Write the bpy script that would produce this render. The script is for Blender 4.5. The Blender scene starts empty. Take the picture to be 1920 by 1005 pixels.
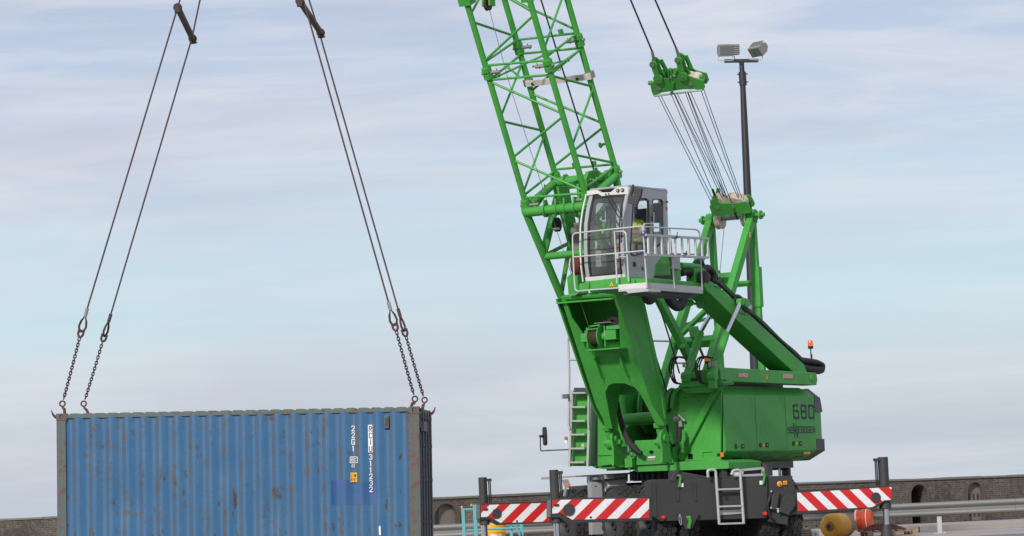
import bpy, math, random
from mathutils import Vector as V, Matrix, noise
from mathutils.geometry import tessellate_polygon
random.seed(7)
PI = math.pi
R = math.radians
sc = bpy.context.scene
COL = sc.collection

# ------------------------------------------------------------------ camera
FPX = 6300.0
pit, rol = R(4.29), R(2.6)
fw = V((0, math.cos(pit), math.sin(pit)))
up0 = V((0, -math.sin(pit), math.cos(pit)))
rt0 = V((1, 0, 0))
CR = rt0*math.cos(rol) - up0*math.sin(rol)
CU = up0*math.cos(rol) + rt0*math.sin(rol)
CP = V((0, 0, 0.8))
cam = bpy.data.cameras.new('camera')
cam.sensor_width = 36
cam.lens = 36*FPX/1920
cam.clip_start = 1
cam.clip_end = 20000
co = bpy.data.objects.new('camera', cam)
COL.objects.link(co)
m = Matrix((CR, CU, -fw)).transposed().to_4x4()
m.translation = CP
co.matrix_world = m
sc.camera = co
def ray(x, y): return fw + CR*((x-960)/FPX) - CU*((y-502.5)/FPX)
def proj(P):
    d = P-CP; z = d.dot(fw)
    return (960+FPX*d.dot(CR)/z, 502.5-FPX*d.dot(CU)/z)
def QP(x, y, p, n):                      # measured picture point carried on to a real plane of the place
    r = ray(x, y)
    return CP + r*((p-CP).dot(n)/r.dot(n))
def QD(x, y, D):                         # on the vertical plane at distance D
    return QP(x, y, V((0, D, 0)), V((0, 1, 0)))
def Z(ox, oy, s, pts): return [(ox+x/s, oy+y/s) for x, y in pts]
class Frame:
    def __init__(s, o, a, b, c): s.o, s.e = o, (a, b, c)
    def P(s, a, b, c): return s.o + s.e[0]*a + s.e[1]*b + s.e[2]*c
    def Q(s, x, y, f=None, l=None, u=None):
        k, v = (0, f) if f is not None else (1, l) if l is not None else (2, u)
        return QP(x, y, s.o+s.e[k]*v, s.e[k])
    def loc(s, p): d = p-s.o; return V((d.dot(s.e[0]), d.dot(s.e[1]), d.dot(s.e[2])))
    def Qs(s, pts, **k): return [s.Q(x, y, **k) for x, y in pts]
UP = V((0, 0, 1))
A_ = R(31)
Xc = QP(1270, 955, V((0, 72.4, 0)), V((0, 1, 0))).x
S = Frame(V((Xc, 72.4, 0)), V((-math.sin(A_), -math.cos(A_), 0)), V((math.cos(A_), -math.sin(A_), 0)), UP)   # upper carriage: forward, left, up
K_ = R(17.5)
K = Frame(V((Xc, 72.4, 0)), V((-math.sin(K_), math.cos(K_), 0)), V((math.cos(K_), math.sin(K_), 0)), UP)     # chassis: away, right, up
WLD = Frame(V((0, 0, 0)), V((1, 0, 0)), V((0, 1, 0)), UP)

# ------------------------------------------------------------------ mesh builder
class MB:
    def __init__(s): s.v, s.f, s.mi, s.m = [], [], [], 0
    def add(s, vs, fs):
        o = len(s.v); s.v += [V(p) for p in vs]
        for f in fs: s.f.append([i+o for i in f]); s.mi.append(s.m)
        return s
    def tube(s, pts, r, n=10, closed=False, rs=None):
        pts = [V(p) for p in pts]
        if len(pts) > 3 and not closed and (rs is None or len(pts) == len(rs)):      # round the bends
            P_ = [pts[0]*2-pts[1]]+pts+[pts[-1]*2-pts[-2]]; out = []
            for i in range(1, len(P_)-2):
                a, b_, c, d = P_[i-1:i+3]; l1, l2 = (c-b_).length, 0
                ta = (c-a).normalized()*min(l1, (b_-a).length or l1)*.9; tb = (d-b_).normalized()*min(l1, (d-c).length or l1)*.9
                for k in range(4):
                    t = k/4; t2, t3 = t*t, t*t*t
                    out.append(b_*(2*t3-3*t2+1)+ta*(t3-2*t2+t)+c*(-2*t3+3*t2)+tb*(t3-t2))
            pts = out+[pts[-1]]
            if rs: rs = [rs[i]+(rs[i+1]-rs[i])*k/4 for i in range(len(rs)-1) for k in range(4)]+[rs[-1]]
        N = len(pts); vs = []; ref = None
        for i, p in enumerate(pts):
            if closed: t = pts[(i+1) % N]-pts[i-1]
            else: t = pts[min(i+1, N-1)]-pts[max(i-1, 0)]
            t.normalize()
            if ref is None: ref = t.orthogonal().normalized()
            a = (ref - t*ref.dot(t))
            if a.length < 1e-6: a = t.orthogonal()
            a.normalize(); ref = a; b = t.cross(a)
            rr = rs[i] if rs else r
            for k in range(n):
                q = 2*PI*k/n
                vs.append(p + (a*math.cos(q)+b*math.sin(q))*rr)
        fs = []
        for i in range(N if closed else N-1):
            j = (i+1) % N
            for k in range(n):
                k2 = (k+1) % n
                fs.append((i*n+k, i*n+k2, j*n+k2, j*n+k))
        if not closed:
            fs.append(tuple(range(n))[::-1]); fs.append(tuple((N-1)*n+k for k in range(n)))
        return s.add(vs, fs)
    def cyl(s, a, b, r, n=20, r2=None): return s.tube([a, b], r, n, rs=[r, r if r2 is None else r2])
    def box(s, c, x, y, z):              # centre and three half-axes
        c, x, y, z = V(c), V(x), V(y), V(z); vs = []
        for i in (-1, 1):
            for j in (-1, 1):
                for k in (-1, 1): vs.append(c+x*i+y*j+z*k)
        return s.add(vs, [(0,1,3,2),(4,6,7,5),(0,4,5,1),(2,3,7,6),(0,2,6,4),(1,5,7,3)])
    def bar(s, a, b, w, h, side=None):   # square bar between two points
        a, b = V(a), V(b); d = b-a; L = d.length; d.normalize()
        sd = V(side) if side is not None else d.cross(UP)
        sd = sd-d*sd.dot(d)
        if sd.length < 1e-4: sd = d.orthogonal()
        sd.normalize(); t = d.cross(sd)
        return s.box((a+b)/2, d*L/2, sd*w/2, t*h/2)
    def prism(s, poly, vec, holes=()):
        loops = [[V(p) for p in poly]] + [[V(p) for p in h] for h in holes]; vec = V(vec)
        flat = [p for L in loops for p in L]; n = len(flat)
        nn = V((0, 0, 0))
        for i in range(len(loops[0])): nn += (loops[0][i]-loops[0][0]).cross(loops[0][(i+1) % len(loops[0])]-loops[0][0])
        a = loops[0][1]-loops[0][0]; a.normalize(); nn.normalize(); b = nn.cross(a)
        loops2 = [[V(((p-loops[0][0]).dot(a), (p-loops[0][0]).dot(b), 0)) for p in L] for L in loops]
        tris = tessellate_polygon(loops2)
        fs = []
        if not holes and len(poly) <= 4: fs = [tuple(range(n)), tuple(n+i for i in range(n))[::-1]]
        else:
            for t in tris: fs.append(tuple(t)); fs.append(tuple(n+i for i in t)[::-1])
        o = 0
        for L in loops:
            k = len(L)
            for i in range(k): fs.append((o+i, o+(i+1) % k, n+o+(i+1) % k, n+o+i))
            o += k
        return s.add(flat+[p+vec for p in flat], fs)
    def lathe(s, c, ax, prof, n=28, ref=None):   # prof: (along, radius)
        ax = V(ax).normalized(); a = ax.orthogonal().normalized() if ref is None else V(ref); b = ax.cross(a); vs = []
        for t, r in prof:
            for k in range(n):
                q = 2*PI*k/n; vs.append(V(c)+ax*t+(a*math.cos(q)+b*math.sin(q))*r)
        fs = []
        for i in range(len(prof)-1):
            for k in range(n): fs.append((i*n+k, i*n+(k+1) % n, (i+1)*n+(k+1) % n, (i+1)*n+k))
        fs.append(tuple(range(n))[::-1]); fs.append(tuple((len(prof)-1)*n+k for k in range(n)))
        return s.add(vs, fs)
    def ball(s, c, r, n=12):
        return s.lathe(V(c), UP, [(-r*math.cos(PI*i/n), max(1e-4, r*math.sin(PI*i/n))) for i in range(n+1)], n*2)
    def build(s, name, mat, parent=None, bevel=0, smooth=35, at=None, label=None):
        import bmesh
        me = bpy.data.meshes.new(name)
        c = V(at) if at is not None else sum(s.v, V((0, 0, 0)))/max(1, len(s.v))
        me.from_pydata([p-c for p in s.v], [], s.f)
        mats = mat if isinstance(mat, (list, tuple)) else [mat]
        for q in mats: me.materials.append(q)
        for p, i in zip(me.polygons, s.mi): p.material_index = i
        bm = bmesh.new(); bm.from_mesh(me)
        bmesh.ops.recalc_face_normals(bm, faces=bm.faces); bm.to_mesh(me); bm.free()
        o = bpy.data.objects.new(name, me); COL.objects.link(o)
        o['_w'] = tuple(c)
        pw = V(parent['_w']) if parent else V((0, 0, 0))
        o.location = c-pw
        if parent: o.parent = parent
        if smooth:
            me.polygons.foreach_set('use_smooth', [True]*len(me.polygons))
            me.set_sharp_from_angle(angle=R(smooth))
        if bevel:
            b = o.modifiers.new('bevel', 'BEVEL'); b.width = bevel; b.segments = 2; b.limit_method = 'ANGLE'; b.angle_limit = R(40)
            b.harden_normals = True
        if label: o['label'] = label
        return o
def tag(o, label, cat, group=None, kind=None):
    if label: o['label'] = label
    if cat: o['category'] = cat
    if group: o['group'] = group
    if kind: o['kind'] = kind
    return o
def thing(name, at, label, cat, group=None):
    o = bpy.data.objects.new(name, None); COL.objects.link(o); o.location = at; o['_w'] = tuple(at); o.empty_display_size = .3
    return tag(o, label, cat, group)

# ------------------------------------------------------------------ materials
def nodes(name):
    mt = bpy.data.materials.new(name); mt.use_nodes = True
    nt = mt.node_tree; bs = nt.nodes['Principled BSDF']
    return mt, nt, bs
def mapped(nt, scale=(1, 1, 1), src='Object'):
    tc = nt.nodes.new('ShaderNodeTexCoord'); mp = nt.nodes.new('ShaderNodeMapping'); mp.inputs['Scale'].default_value = scale
    nt.links.new(tc.outputs[src], mp.inputs['Vector']); return mp.outputs[0]
def nz(nt, vec, scale, detail=5, rough=.6):
    n = nt.nodes.new('ShaderNodeTexNoise'); n.inputs['Scale'].default_value = scale; n.inputs['Detail'].default_value = detail; n.inputs['Roughness'].default_value = rough
    nt.links.new(vec, n.inputs['Vector']); return n.outputs[0]
def ramp(nt, fac, a, b, ca=(0, 0, 0, 1), cb=(1, 1, 1, 1)):
    r = nt.nodes.new('ShaderNodeValToRGB'); r.color_ramp.elements[0].position = a; r.color_ramp.elements[1].position = b
    r.color_ramp.elements[0].color = ca; r.color_ramp.elements[1].color = cb
    nt.links.new(fac, r.inputs[0]); return r.outputs[0]
def mix(nt, fac, a, b, mode='MIX'):
    n = nt.nodes.new('ShaderNodeMix'); n.data_type = 'RGBA'; n.blend_type = mode
    for s_, v in ((0, fac), (6, a), (7, b)):
        if hasattr(v, 'links') or isinstance(v, bpy.types.NodeSocket): nt.links.new(v, n.inputs[s_])
        else: n.inputs[s_].default_value = v if s_ == 0 else (*v[:3], 1)
    return n.outputs[2]
def bump(nt, bs, h, st=.2, d=.01):
    b = nt.nodes.new('ShaderNodeBump'); b.inputs['Strength'].default_value = st; b.inputs['Distance'].default_value = d
    nt.links.new(h, b.inputs['Height']); nt.links.new(b.outputs[0], bs.inputs['Normal'])
def paint(name, c, rough=.4, metal=0, dirt=.25, dc=None, scale=3, coat=0, bmp=.04, spec=None, streak=0):
    mt, nt, bs = nodes(name)
    v = mapped(nt)
    n1 = nz(nt, v, scale, 6, .65); n2 = nz(nt, v, scale*9, 3)
    dc = dc or tuple(x*.55+.012 for x in c)
    f = ramp(nt, n1, .45, .8)
    mm = nt.nodes.new('ShaderNodeMath'); mm.operation = 'MULTIPLY'; mm.inputs[1].default_value = dirt; nt.links.new(f, mm.inputs[0])
    c1 = mix(nt, mm.outputs[0], c, dc)
    c2 = mix(nt, ramp(nt, n2, .35, .7), c1, mix(nt, .5, c1, tuple(min(1, x*1.18+.002) for x in c)))
    if streak:
        v3 = mapped(nt, (7, 7, .7)); n3 = nz(nt, v3, 1.3, 7, .7); n4 = nz(nt, v, 2.2, 4)
        ms = nt.nodes.new('ShaderNodeMath'); ms.operation = 'MULTIPLY'; nt.links.new(ramp(nt, n3, .52, .75), ms.inputs[0]); nt.links.new(ramp(nt, n4, .35, .7, cb=(streak, streak, streak, 1)), ms.inputs[1])
        c2 = mix(nt, ms.outputs[0], c2, (.05, .075, .04))
        n5 = nz(nt, v, 38, 2, .5); c2 = mix(nt, ramp(nt, n5, .70, .74), c2, (.06, .07, .05))
    nt.links.new(c2, bs.inputs['Base Color'])
    rr = nt.nodes.new('ShaderNodeMapRange'); rr.inputs[3].default_value = rough*.8; rr.inputs[4].default_value = min(1, rough*1.3); nt.links.new(n1, rr.inputs[0]); nt.links.new(rr.outputs[0], bs.inputs['Roughness'])
    bs.inputs['Metallic'].default_value = metal
    if coat: bs.inputs['Coat Weight'].default_value = coat; bs.inputs['Coat Roughness'].default_value = .15
    if spec is not None: bs.inputs['Specular IOR Level'].default_value = spec
    if bmp: bump(nt, bs, n2, bmp, .01)
    return mt
GREEN = paint('green_paint', (.056, .325, .046), .46, dirt=.5, dc=(.038, .17, .03), scale=1.3, coat=0, spec=.4, streak=.5)
DKGRN = paint('green_paint_grille', (.055, .30, .03), .5, dirt=.4, dc=(.03, .14, .02), scale=2)
DARK = paint('chassis_grey', (.036, .035, .033), .6, dirt=.3, dc=(.065, .06, .05), scale=1.2, bmp=0)
DARKER = paint('dark_trim', (.045, .04, .042), .5, dirt=.3)
BLACK = paint('black_rubber', (.012, .012, .012), .6, dirt=.3, dc=(.04, .035, .03))
TYRE = paint('tyre_rubber', (.028, .028, .027), .8, dirt=.5, dc=(.075, .07, .06), scale=5, bmp=.2)
GALV = paint('galvanised', (.46, .46, .45), .5, .35, dirt=.5, dc=(.28, .28, .27), scale=6)
CHROME = paint('chrome_rod', (.62, .62, .64), .15, .95, dirt=.1, bmp=0)
STEEL = paint('bare_steel', (.34, .31, .28), .45, .6, dirt=.5, dc=(.2, .14, .1), scale=8)
CABGREY = paint('cab_grey', (.33, .33, .34), .4, dirt=.25, scale=3, coat=.1)
CABWHITE = paint('cab_offwhite', (.62, .60, .57), .45, dirt=.3, scale=4)
TOOLBOX = paint('box_grey', (.30, .30, .31), .5, dirt=.4, dc=(.26, .25, .24), scale=3)
SHEAVE = paint('sheave_plastic', (.50, .43, .36), .55, dirt=.5, dc=(.3, .22, .16), scale=10)
ROPE = paint('wire_rope', (.05, .048, .05), .5, .3, dirt=.4)
RROPE = paint('rusty_rope', (.075, .045, .042), .7, .2, dirt=.5, dc=(.12, .05, .035), scale=14)
CHAIN = paint('rusty_chain', (.055, .032, .027), .7, .2, dirt=.7, dc=(.11, .048, .028), scale=14, bmp=.2)
HOOKM = paint('rusty_hook', (.085, .036, .026), .75, .1, dirt=.8, dc=(.14, .065, .038), scale=12, bmp=.2)
BRONZE = paint('weathered_bar', (.12, .085, .065), .75, dirt=.6, dc=(.17, .10, .07), scale=7, bmp=.2)
WARNW = paint('white_reflective', (.80, .78, .78), .4, dirt=.45, dc=(.50, .46, .42), scale=5, streak=.25)
WARNR = paint('red_reflective', (.60, .016, .018), .4, dirt=.5, dc=(.35, .03, .025), scale=5)
RED = paint('red_cap', (.65, .02, .015), .35)
YEL = paint('yellow_paint', (.72, .38, .02), .45, dirt=.3)
ORANGE = paint('orange_plastic', (.80, .10, .02), .4, dirt=.25, dc=(.5, .06, .02))
WHITEP = paint('white_marking', (.78, .78, .76), .5, dirt=.25, dc=(.45, .47, .5), scale=12)
LETTER = paint('dark_lettering', (.022, .030, .034), .5, dirt=.1)
PINKR = paint('pink_reflector', (.62, .30, .28), .45, dirt=.5, dc=(.4, .12, .12), scale=40)
WOODP = paint('pale_plank', (.55, .50, .46), .8, dirt=.4, dc=(.38, .33, .3), scale=6)
WOOD = paint('pallet_wood', (.36, .24, .15), .85, dirt=.6, dc=(.15, .11, .08), scale=8, bmp=.2)
CYAN = paint('turquoise_paint', (.11, .36, .40), .55, dirt=.5, dc=(.20, .30, .30), scale=7)
BUOY = paint('buoy_yellow', (.68, .33, .02), .5, dirt=.45, dc=(.48, .25, .06), scale=5, bmp=.1)
ENCR = paint('encrusted', (.30, .24, .19), .95, dirt=.8, dc=(.08, .06, .05), scale=12, bmp=.8)
NET = paint('net_rope', (.16, .045, .03), .9, dirt=.8, dc=(.05, .03, .03), scale=20)
SKIN = paint('skin', (.50, .27, .2), .55, dirt=.1)
VEST = paint('hi_vis', (.62, .80, .03), .8, dirt=.2)
TROU = paint('tan_trousers', (.36, .20, .075), .9, dirt=.3)
HAIR = paint('dark_hair', (.03, .025, .035), .8)
SEAT = paint('seat_fabric', (.05, .045, .06), .9)
LAMPGL = paint('lamp_glass', (.10, .11, .10), .15, coat=.5)
BOOTH = paint('interior_grey', (.2, .2, .2), .7)
def amber():
    mt, nt, bs = nodes('amber_lens'); bs.inputs['Base Color'].default_value = (.85, .17, .02, 1); bs.inputs['Roughness'].default_value = .15
    bs.inputs['Transmission Weight'].default_value = .35; bs.inputs['Emission Color'].default_value = (1, .25, .03, 1); bs.inputs['Emission Strength'].default_value = .12
    return mt
AMBER = amber()
def glass(name, tint=.62, dust_haze=.10):  # patchy grey film on dirty glass, painted haze that lightens the panes
    mt = bpy.data.materials.new(name); mt.use_nodes = True; nt = mt.node_tree; nt.nodes.clear()
    o = nt.nodes.new('ShaderNodeOutputMaterial'); t = nt.nodes.new('ShaderNodeBsdfTransparent'); t.inputs[0].default_value = (tint, tint*1.02, tint, 1)
    g = nt.nodes.new('ShaderNodeBsdfGlossy'); g.inputs['Roughness'].default_value = .03
    lw_ = nt.nodes.new('ShaderNodeLayerWeight'); lw_.inputs[0].default_value = .5
    pw_ = nt.nodes.new('ShaderNodeMath'); pw_.operation = 'POWER'; pw_.inputs[1].default_value = 4.0; nt.links.new(lw_.outputs['Facing'], pw_.inputs[0])
    fr = nt.nodes.new('ShaderNodeMapRange'); fr.inputs[3].default_value = .035; fr.inputs[4].default_value = .9; nt.links.new(pw_.outputs[0], fr.inputs[0])
    mx = nt.nodes.new('ShaderNodeMixShader')
    nt.links.new(fr.outputs[0], mx.inputs[0]); nt.links.new(t.outputs[0], mx.inputs[1]); nt.links.new(g.outputs[0], mx.inputs[2]); df = nt.nodes.new('ShaderNodeBsdfDiffuse'); df.inputs[0].default_value = (.32, .33, .33, 1)
    m3 = nt.nodes.new('ShaderNodeMixShader'); nn_ = nz(nt, mapped(nt), 3, 4); nt.links.new(ramp(nt, nn_, .3, .8, (dust_haze*.6,)*3+(1,), (dust_haze*1.6,)*3+(1,)), m3.inputs[0])
    nt.links.new(mx.outputs[0], m3.inputs[1]); nt.links.new(df.outputs[0], m3.inputs[2]); nt.links.new(m3.outputs[0], o.inputs[0])
    return mt
GLASS = glass('window_glass', .97, .035)
GLASSD = glass('windscreen_glass', .84, .10)
def rustpaint(name, base, faded, rust, th=.56, vertical=True, metal=0, amt=1.0):
    mt, nt, bs = nodes(name)
    v1 = mapped(nt, (9, 9, .55) if vertical else (2, 2, 2)); v2 = mapped(nt)
    streak = nz(nt, v1, 1.6, 8, .7); spots = nz(nt, v2, 7, 8, .75); big = nz(nt, v2, .9, 4)
    fade = ramp(nt, streak, .42, .72)
    c = mix(nt, fade, base, faded)
    c = mix(nt, ramp(nt, big, .3, .75), c, mix(nt, .35, c, tuple(x*.7 for x in base)))
    mu = nt.nodes.new('ShaderNodeMath'); mu.operation = 'MULTIPLY'
    nt.links.new(ramp(nt, streak, th-.07, th+.12), mu.inputs[0]); nt.links.new(ramp(nt, spots, .50, .64), mu.inputs[1])
    m2 = nt.nodes.new('ShaderNodeMath'); m2.operation = 'MULTIPLY'; m2.use_clamp = True; m2.inputs[1].default_value = amt
    nt.links.new(mu.outputs[0], m2.inputs[0])
    c = mix(nt, m2.outputs[0], c, rust)
    bl = nz(nt, mapped(nt, (1, 1, .38)), 9, 6, .6); lo = nz(nt, v2, 2.3, 3)
    m3 = nt.nodes.new('ShaderNodeMath'); m3.operation = 'MULTIPLY'; nt.links.new(ramp(nt, bl, .60, .66), m3.inputs[0]); nt.links.new(ramp(nt, lo, .48, .58), m3.inputs[1])
    c = mix(nt, m3.outputs[0], c, (.065, .036, .022))
    fine = nz(nt, v2, 60, 3)
    c = mix(nt, ramp(nt, fine, .4, .75), c, mix(nt, .18, c, (.02, .03, .04)))
    nt.links.new(c, bs.inputs['Base Color']); bs.inputs['Roughness'].default_value = .55
    bump(nt, bs, spots, .15, .01)
    return mt
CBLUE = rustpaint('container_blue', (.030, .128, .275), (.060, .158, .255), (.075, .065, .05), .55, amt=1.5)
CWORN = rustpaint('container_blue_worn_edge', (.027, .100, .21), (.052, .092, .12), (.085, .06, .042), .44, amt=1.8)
CFRAME = rustpaint('container_frame', (.085, .115, .115), (.10, .12, .10), (.12, .048, .026), .44, amt=2)
CRAIL = rustpaint('container_rail', (.085, .135, .135), (.12, .13, .10), (.12, .06, .034), .42, vertical=False, amt=1.6)
CPOST = rustpaint('container_rust_post', (.09, .105, .10), (.12, .10, .075), (.125, .052, .028), .40, amt=2)
CPATCH = paint('repaint_blue', (.026, .085, .225), .5, dirt=.6, dc=(.035, .12, .24), scale=5)
CDOOR = paint('container_door', (.022, .052, .09), .6, dirt=.3)
LOCK = paint('lock_bar_grey', (.17, .155, .155), .6, .2, dirt=.5)
def brick():
    mt, nt, bs = nodes('sea_wall_brick')
    v = mapped(nt, (1, 1, 1)); b = nt.nodes.new('ShaderNodeTexBrick'); nt.links.new(v, b.inputs['Vector'])
    tc = [n for n in nt.nodes if n.type == 'MAPPING'][0]; tc.inputs['Rotation'].default_value = (R(90), 0, 0)
    b.inputs['Color1'].default_value = (.092, .068, .056, 1); b.inputs['Color2'].default_value = (.045, .037, .033, 1); b.inputs['Mortar'].default_value = (.15, .13, .11, 1)
    b.inputs['Scale'].default_value = 1; b.inputs['Mortar Size'].default_value = .010; b.inputs['Mortar Smooth'].default_value = .4
    b.inputs['Brick Width'].default_value = .21; b.inputs['Row Height'].default_value = .069; b.inputs['Bias'].default_value = -.1
    v2 = mapped(nt); n1 = nz(nt, v2, .55, 6, .7); n2 = nz(nt, v2, 6, 5, .7)
    n3 = nz(nt, v2, 2.2, 6, .75); c = mix(nt, ramp(nt, n3, .35, .8, cb=(.7, .7, .7, 1)), b.outputs[0], (.075, .06, .048)); c = mix(nt, ramp(nt, n1, .46, .64, cb=(.85, .85, .85, 1)), c, (.03, .028, .024))
    c = mix(nt, ramp(nt, n2, .48, .70), c, mix(nt, .6, c, (.17, .15, .115)))
    nt.links.new(c, bs.inputs['Base Color']); bs.inputs['Roughness'].default_value = .9
    bump(nt, bs, b.outputs[1], -.5, .02)
    return mt
BRICK = brick()
COPE = paint('coping_stone', (.16, .145, .12), .9, dirt=.7, dc=(.08, .075, .06), scale=1.5, bmp=.4)
NICHE = paint('niche_render', (.17, .14, .12), .95, dirt=.8, dc=(.09, .08, .07), scale=3, bmp=.5)
ARCHST = paint('arch_stone', (.085, .066, .055), .9, dirt=.6, dc=(.07, .06, .05), scale=3, bmp=.4)
KERBM = paint('kerb_stone', (.30, .27, .24), .9, dirt=.6, dc=(.19, .17, .15), scale=1.5, bmp=.3)
CONC = paint('concrete', (.34, .29, .27), .9, dirt=.5, dc=(.25, .22, .20), scale=.6, bmp=.3)
ASPH = paint('asphalt', (.17, .16, .16), .9, dirt=.5, dc=(.11, .105, .10), scale=.8, bmp=.4)
QUAY = paint('quay_ground', (.24, .22, .21), .9, dirt=.6, dc=(.15, .14, .13), scale=.5, bmp=.4)
RAILM = paint('weathered_zinc', (.20, .20, .195), .55, .3, dirt=.6, dc=(.20, .20, .19), scale=1.5)
SEA = paint('sea_water', (.04, .07, .08), .15, dirt=.2, scale=.2, bmp=.6)
POLEM = paint('lamp_pole_dark', (.018, .02, .022), .45, dirt=.2)
FLOODM = paint('floodlight_grey', (.24, .225, .21), .6, .2, dirt=.6, dc=(.2, .19, .17), scale=12)
REEL = paint('reel_plastic', (.62, .58, .52), .6, dirt=.4)


# ------------------------------------------------------------------ world and sun
w = bpy.data.worlds.new('World'); sc.world = w; w.use_nodes = True
nt = w.node_tree; bg = nt.nodes['Background']
SUN_EL, SUN_AZ = R(29), R(205)
sk = nt.nodes.new('ShaderNodeTexSky'); sk.sky_type = 'NISHITA'; sk.sun_disc = False
sk.sun_elevation = SUN_EL; sk.sun_rotation = SUN_AZ; sk.air_density = 1.0; sk.dust_density = 1.5; sk.ozone_density = 1.5
tc = nt.nodes.new('ShaderNodeTexCoord')
sx = nt.nodes.new('ShaderNodeSeparateXYZ'); nt.links.new(tc.outputs['Generated'], sx.inputs[0])
def cloud(scale, loc, rot, detail, rough, dist=0):
    mp = nt.nodes.new('ShaderNodeMapping'); mp.inputs['Scale'].default_value = scale; mp.inputs['Location'].default_value = loc; mp.inputs['Rotation'].default_value = (0, R(rot), 0)
    nt.links.new(tc.outputs['Generated'], mp.inputs['Vector'])
    n = nt.nodes.new('ShaderNodeTexNoise'); n.inputs['Scale'].default_value = 1; n.inputs['Detail'].default_value = detail; n.inputs['Roughness'].default_value = rough; n.inputs['Distortion'].default_value = dist
    nt.links.new(mp.outputs[0], n.inputs['Vector']); return n.outputs[0]
cr = nt.nodes.new('ShaderNodeValToRGB'); e = cr.color_ramp.elements
SK = 10.7
stops = [(0.0, (.51, .575, .65)), (.025, (.545, .605, .675)), (.045, (.58, .67, .74)), (.062, (.565, .725, .80)), (.088, (.54, .70, .81)), (.11, (.545, .64, .77)), (.14, (.50, .585, .74)), (.165, (.45, .53, .70)), (.5, (.44, .53, .72)), (1.0, (.42, .52, .72))]
e[0].position, e[0].color = stops[0][0], (*stops[0][1], 1); e[1].position, e[1].color = stops[-1][0], (*stops[-1][1], 1)
for p_, c_ in stops[1:-1]:
    q = e.new(p_); q.color = (*c_, 1)
nt.links.new(sx.outputs[2], cr.inputs[0])
nA = cloud((6, 6, 44), (.3, 0, .9), -2.5, 9, .60, .9)       # broad soft sheets
nB = cloud((11, 11, 120), (2.3, 1, 4.1), -3.0, 8, .60, .8)  # finer streaks
nC = cloud((4, 4, 30), (5.1, 2.2, 1.35), -1.5, 6, .52, .4)   # mauve grey shade
cov = nt.nodes.new('ShaderNodeValToRGB'); ce = cov.color_ramp.elements            # how much cloud there is at each height
cl_ = [(0.0, .55), (.03, .7), (.042, .8), (.052, .42), (.075, .32), (.09, .55), (.105, .9), (1.0, 1.0)]
ce[0].position, ce[0].color = 0, (cl_[0][1],)*3+(1,); ce[1].position, ce[1].color = 1, (1, 1, 1, 1)
for p_, v_ in cl_[1:-1]: q = ce.new(p_); q.color = (v_, v_, v_, 1)
nt.links.new(sx.outputs[2], cov.inputs[0])
def mul(a, b_):
    n = nt.nodes.new('ShaderNodeMath'); n.operation = 'MULTIPLY'; nt.links.new(a, n.inputs[0]); nt.links.new(b_, n.inputs[1]); return n.outputs[0]
cA = mix(nt, mul(ramp(nt, nA, .43, .61, cb=(.95, .95, .95, 1)), cov.outputs[0]), cr.outputs[0], (.68, .70, .775))
cB = mix(nt, mul(ramp(nt, nB, .46, .74, cb=(.45, .45, .45, 1)), cov.outputs[0]), cA, (.76, .765, .81))
gry = mix(nt, mul(ramp(nt, nC, .47, .63, cb=(.62, .62, .62, 1)), cov.outputs[0]), cB, (.48, .515, .625))
sc_ = nt.nodes.new('ShaderNodeVectorMath'); sc_.operation = 'SCALE'; sc_.inputs['Scale'].default_value = SK
nt.links.new(gry, sc_.inputs[0])
fin = mix(nt, .93, sk.outputs[0], sc_.outputs[0])
nt.links.new(fin, bg.inputs[0]); bg.inputs[1].default_value = .1
sl = bpy.data.lights.new('sun', 'SUN'); sl.energy = 3.2; sl.angle = R(5); sl.color = (1, .96, .90)
so = bpy.data.objects.new('sun', sl); COL.objects.link(so)
sd = V((math.sin(SUN_AZ)*math.cos(SUN_EL), math.cos(SUN_AZ)*math.cos(SUN_EL), math.sin(SUN_EL)))
so.rotation_euler = sd.to_track_quat('Z', 'Y').to_euler()
sc.view_settings.view_transform = 'Standard'; sc.view_settings.look = 'None'; sc.view_settings.exposure = 0; sc.view_settings.gamma = 1
# ------------------------------------------------------------------ setting
def sheet(name, x0, x1, y0, y1, z, mat, n=1):
    b = MB(); b.add([(x0, y0, z), (x1, y0, z), (x1, y1, z), (x0, y1, z)], [(0, 1, 2, 3)])
    o = b.build(name, mat, None, smooth=0); o['kind'] = 'structure'; return o
sheet('ground', -400, 400, -30, 125, 0, QUAY)
sheet('asphalt_road', -90, 90, 45, 73.5, .004, ASPH)
sheet('concrete_pavement', -90, 90, 73.5, 88, .008, CONC)
sheet('sea', -9000, 9000, 126, 12000, -2.5, SEA)
# raised kerb behind the guard rail
kb = thing('stone_kerb', (8, 88, 0), 'long low pale stone kerb running behind the guard rail', 'kerb')
x = -22.0
while x < 24:
    L = 3.4+random.random()*.6
    b = MB(); b.box((x+L/2, 88.3, .088+random.uniform(-.006, .006)), (L/2-.012, 0, 0), (0, .3, 0), (0, 0, .088)); b.build('kerb_block', KERBM, kb, bevel=.02)
    x += L
b = MB(); b.add([(-60, 88.6, .12), (60, 88.6, .12), (60, 110, .10), (-60, 110, .10)], [(0, 1, 2, 3)])
o = b.build('verge_behind_kerb', CONC, None, smooth=0); o['kind'] = 'structure'

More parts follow.
